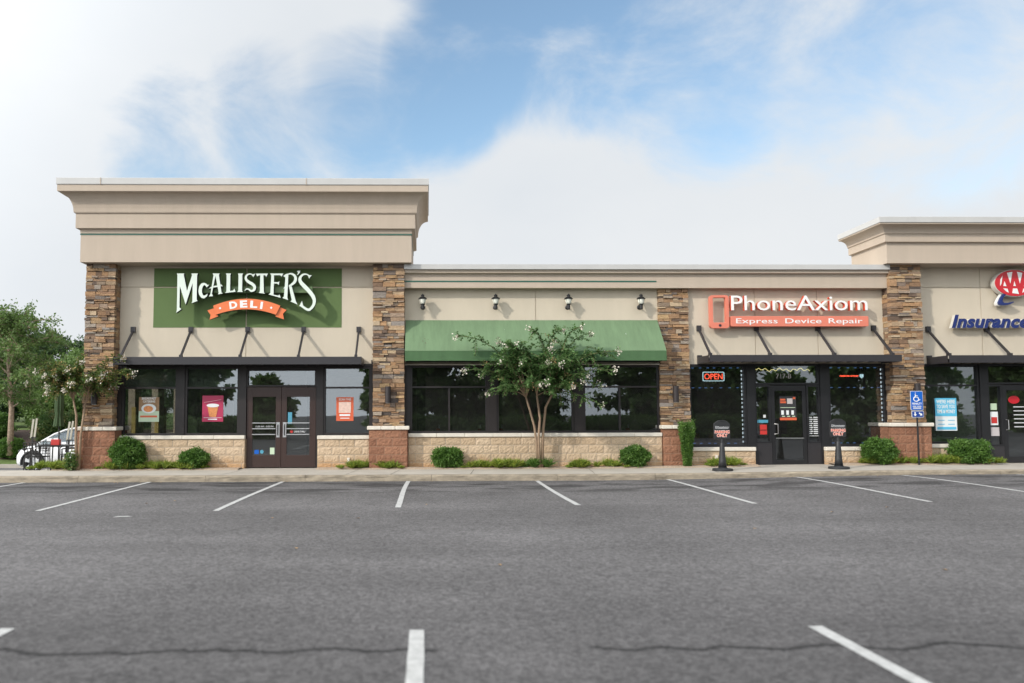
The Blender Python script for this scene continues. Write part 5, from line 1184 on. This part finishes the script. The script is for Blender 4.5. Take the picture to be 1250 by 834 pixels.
# ================================================================== CAR AND PATIO
def car():
    x0, yc, zg = -14.25, 27.95, -.345                   # nose x, centre line, ground
    T = empty('parked_car', (x0+2, yc, zg), 'small white hatchback parked behind the patio, nose to the left', 'car')
    S = [(0, .34, .52, .55), (.06, .25, .66, .68), (.22, .20, .80, .78), (.55, .19, .93, .84), (.95, .19, 1.02, .87), (1.5, .19, 1.04, .885), (2.4, .19, 1.06, .885), (3.2, .19, 1.06, .88), (3.75, .20, 1.02, .85), (3.98, .30, .90, .78), (4.02, .38, .78, .7)]
    mb = MB(); ring = []
    for x, a, b, w in S:
        pr = [(w*.90, a), (w*.99, a+(b-a)*.22), (w, a+(b-a)*.5), (w*.97, a+(b-a)*.8), (w*.86, b-.01), (w*.55, b+.02), (0, b+.03)]
        pr = pr+[(-p, q) for p, q in pr[-2::-1]]; ring.append(len(mb.v)); mb.v += [(x0+x, yc+p, zg+q) for p, q in pr]; n = len(pr)
    for i in range(len(S)-1):
        for k in range(n-1): mb.face([ring[i]+k, ring[i]+k+1, ring[i+1]+k+1, ring[i+1]+k])
        mb.face([ring[i]+n-1, ring[i], ring[i+1], ring[i+1]+n-1])
    mb.face([ring[0]+k for k in range(n)]); mb.face([ring[-1]+k for k in range(n)]); mb.build('body', M['car_white'], T, smooth=True)
    G_ = [(.92, 1.02, 1.03, .76), (1.35, 1.02, 1.29, .72), (1.75, 1.02, 1.47, .69), (2.2, 1.03, 1.555, .67), (2.8, 1.04, 1.56, .66), (3.35, 1.04, 1.49, .66), (3.75, 1.04, 1.25, .66), (3.95, .96, .98, .66)]
    mb = MB(); ring = []
    for x, a, b, w in G_:
        pr = [(w*1.1, a-.03), (w*1.0, a+(b-a)*.75), (w*.93, b-.02), (w*.6, b+.005), (0, b+.012)]; pr = pr+[(-p, q) for p, q in pr[-2::-1]]; ring.append(len(mb.v)); mb.v += [(x0+x, yc+p, zg+q) for p, q in pr]; n = len(pr)
    roof = MB(); 
    for i in range(len(G_)-1):
        for k in range(n-1):
            mb.face([ring[i]+k, ring[i]+k+1, ring[i+1]+k+1, ring[i+1]+k])
    mb.build('windows', M['car_glass'], T, smooth=True)
    rf = MB(); ring = []
    for x, b, w in ((1.66, 1.45, .66), (1.85, 1.51, .655), (2.2, 1.567, .645), (2.8, 1.572, .64), (3.3, 1.512, .635), (3.52, 1.43, .63)):
        pr = [(w, b-.05), (w*.96, b-.01), (w*.6, b+.022), (0, b+.03), (-w*.6, b+.022), (-w*.96, b-.01), (-w, b-.05)]; ring.append(len(rf.v)); rf.v += [(x0+x, yc+p, zg+q) for p, q in pr]
    for i in range(5):
        for k in range(6): rf.face([ring[i]+k, ring[i]+k+1, ring[i+1]+k+1, ring[i+1]+k])
    rf.build('roof', M['car_white'], T, smooth=True)
    mb = MB()
    for s in (-1, 1):
        mb.tube([(x0+.88, yc+s*.80, zg+1.01), (x0+1.35, yc+s*.735, zg+1.30), (x0+1.75, yc+s*.70, zg+1.46), (x0+2.2, yc+s*.68, zg+1.54), (x0+2.9, yc+s*.67, zg+1.545), (x0+3.5, yc+s*.67, zg+1.44), (x0+3.85, yc+s*.70, zg+1.1)], .035, 6); mb.bar((x0+2.25, yc+s*.80, zg+1.04), (x0+2.32, yc+s*.69, zg+1.53), .07, .04)
    mb.build('pillars', M['car_white'], T)
    for xx in (.70, 3.27):
        for s in (-1, 1):
            W_ = MB(); cy = yc+s*.80; w = MB()
            prof = [(.20, -.075), (.33, -.085), (.35, -.05), (.35, .05), (.33, .085), (.20, .075)]; nn = 28
            for r, yy in prof: w.v += [(x0+xx+r*math.cos(2*math.pi*k/nn), cy+yy, zg+.35+r*math.sin(2*math.pi*k/nn)) for k in range(nn)]
            for i in range(len(prof)):
                for k in range(nn): a, b = i*nn, ((i+1) % len(prof))*nn; w.face([a+k, a+(k+1) % nn, b+(k+1) % nn, b+k])
            wo = w.build('wheel', M['tyre'], T, smooth=True)
            r_ = MB(); yo = cy+s*.07
            for k in range(5):
                a = 2*math.pi*k/5+.3; d = (math.cos(a), math.sin(a)); nrm = (-d[1], d[0])
                r_.prism([(x0+xx+d[0]*r+nrm[0]*q, zg+.35+d[1]*r+nrm[1]*q) for r, q in ((.04,-.02),(.26,-.075),(.275,0),(.26,.06),(.04,.03))], yo-.012, yo+.012)
            r_.build('rim', M['rim'], wo)
            MB().prism([(x0+xx+.255*math.cos(2*math.pi*k/24), zg+.35+.255*math.sin(2*math.pi*k/24)) for k in range(24)], cy-.03, cy+.03).build('brake_disc', M['black'], wo)
            mbx = MB(); mbx.tube([(x0+xx+.385*math.cos(a), yc+s*.865, zg+.35+.385*math.sin(a)) for a in np.linspace(-.25, math.pi+.25, 16)], .04, 6); mbx.build('wheel_arch', M['plastic_black'], T)
    MB().box(x0+1.15, x0+2.8, yc-.89, yc-.86, zg+.2, zg+.33).build('side_skirt', M['plastic_black'], T, bevel=.01)
    for s in (-1, 1): MB().bar((x0+.06, yc+s*.5, zg+.70), (x0+.42, yc+s*.76, zg+.80), .10, .10).build('headlight', M['black'], T, bevel=.02)
    for s in (-1, 1): MB().box(x0+1.25, x0+1.43, yc+s*.98-.08, yc+s*.98+.08, zg+1.04, zg+1.17).bar((x0+1.36, yc+s*.76, zg+1.06), (x0+1.36, yc+s*.93, zg+1.08), .04).build('mirror', M['car_white'], T, bevel=.03)
    mb = MB()
    for x in (1.12, 2.36): mb.box(x0+x, x0+x+.012, yc-.893, yc-.86, zg+.38, zg+1.0)
    mb.build('door_gap', M['plastic_black'], T)
car()

def patio_chair(x, y, rz, label):
    T = empty('patio_chair', (x, y, .03), label, 'chair', 'black lattice patio chairs')
    loc = []
    def addp(name, mb):
        o = mb.build(name, M['iron']); o.parent = T; return o
    mb = MB()
    for k in range(7): mb.bar((-.22+.44*k/6, -.22, .44), (-.22+.44*k/6, .22, .44), .016); mb.bar((-.22, -.22+.44*k/6, .44), (.22, -.22+.44*k/6, .44), .016)
    addp('seat', mb); mb = MB()
    for k in range(6): mb.bar((-.22+.44*k/5, .22, .5), (-.22+.44*k/5, .30, .84), .018)
    for k in range(5): mb.bar((-.22, .22+.02*k, .5+.085*k), (.22, .22+.02*k, .5+.085*k), .018)
    addp('backrest', mb)
    for a in (-.22, .22):
        for b in (-.22, .22): addp('leg', MB().tube([(a, b, .44), (a*1.08, b*1.12, 0)], .014, 6))
        addp('armrest', MB().tube([(a, .25, .66), (a, .0, .67), (a, -.22, .64), (a, -.22, .44)], .014, 6))
    T.rotation_euler = (0, 0, rz)
patio_chair(-10.80, 22.0, .35, 'black lattice patio chair at the street end, in front of the car wheel')
patio_chair(-10.55, 23.3, 0.1, 'black lattice patio chair on the far side of the umbrella table')
patio_chair(-10.05, 22.2, -1.2, 'black lattice patio chair beside the corner pedestal')
patio_chair(-10.75, 21.75, 3.0, 'black lattice patio chair on the near side of the umbrella table')
T = empty('patio_table', (-10.5, 22.5, .03), 'black metal patio table under the closed umbrella', 'table')
mb = MB()
for k in range(14): mb.bar((-10.95+.9*k/13, 22.05, .75), (-10.95+.9*k/13, 22.95, .75), .014); mb.bar((-10.95, 22.05+.9*k/13, .75), (-10.05, 22.05+.9*k/13, .75), .014)
ring_prism(mb2 := MB(), [(-10.97,.73),(-10.03,.73),(-10.03,.77),(-10.97,.77)], [(-10.96,.735),(-10.04,.735),(-10.04,.765),(-10.96,.765)], 22.03, 22.97); mb2.build('rim', M['iron'], T)
mb.build('tabletop', M['iron'], T)
for a in (-.36, .36):
    for b in (-.36, .36): MB().tube([(-10.5+a, 22.5+b, .74), (-10.5+a*1.1, 22.5+b*1.1, .03)], .018, 6).build('leg', M['iron'], T)
T = empty('patio_umbrella', (-10.5, 22.5, .03), 'closed dark green umbrella standing through the patio table', 'umbrella')
MB().tube([(-10.52, 22.5, .031), (-10.54, 22.5, 2.5)], .02, 8).build('pole', M['iron'], T)
mb = MB(); n = 32; rows = []
for z, r in ((2.46, .03), (2.36, .085), (2.1, .10), (1.8, .105), (1.62, .085), (1.45, .11), (1.30, .13)):
    b = len(mb.v); mb.v += [(-10.54+r*(1+.28*math.cos(8*a))*math.cos(a), 22.5+r*(1+.28*math.cos(8*a))*math.sin(a), z) for a in [2*math.pi*k/n for k in range(n)]]; rows.append(b)
for i in range(len(rows)-1):
    for k in range(n): mb.face([rows[i]+k, rows[i]+(k+1) % n, rows[i+1]+(k+1) % n, rows[i+1]+k])
mb.build('canopy', M['umbrella'], T, smooth=True); MB().lathe([(.22, 0), (.22, .05), (.05, .09)], (-10.52, 22.5, .031), 20).build('base', M['iron'], T); MB().lathe([(.02, 0), (.03, .03), (.012, .07)], (-10.54, 22.5, 2.49), 10).build('finial', M['iron'], T)
o = MB().box(-10.66, -10.42, 22.3, 22.42, .771, .93).build('caddy_box', M['red_box'], bevel=.01); tag(o, 'red caddy box on the patio table by the umbrella pole', 'caddy'); MB().box(-10.60, -10.48, 22.34, 22.38, .931, .97).build('napkins', M['paper'], o)
for x, z0, z1, dx, lab in ((-12.12, .3, 1.5, .10, 'pair of pale upright slats by the patio, nearer the left edge'), (-11.05, .3, 1.42, .13, 'pair of pale leaning slats right of the closed umbrella')):
    T = empty('slat_post', (x, 24, zlot(x, 24)), lab, 'post', 'paired pale slats by the patio')
    for k in (0, .10): MB().bar((x+k+dx*.5, 24, z1-.58), (x+k+dx, 24.02, z1+.02*(k > 0)), .055, .02, (0, 1, 0)).build('slat', M['slat'], T)
    MB().bar((x+.06, 24.0, zlot(x, 24)), (x+.05+dx*.5, 24.0, z1-.56), .04, .03, (0, 1, 0)).bar((x+.0+dx*.5, 24, z1-.56), (x+.16+dx*.5, 24, z1-.56), .03, .03).build('post_foot', M['iron'], T)

# fallen leaves on the asphalt and seam dirt against the kerb
rs = np.random.RandomState(77); n = 40
for k in range(n):
    x, y = (rs.uniform(-6, 9), rs.uniform(6.5, 17)) if k < 12 else (rs.uniform(-10, 14), 18.93-abs(rs.normal(0, .12)))
    V, F = leaf_quads(np.array([[x, y, zlot(x, y)+.008]]), np.array([[math.cos(k*2.1), math.sin(k*2.1), .12]]), .07, .05, np.array([[.1, .1, 1.]]), rs=rs)
    o = raw_mesh('fallen_leaf', V, F, M['spent']); tag(o, 'small brown fallen leaf lying '+('on the open asphalt' if k < 12 else 'in the gutter against the kerb'), 'leaf', 'fallen leaves on the asphalt' if k < 12 else 'fallen leaves along the kerb')
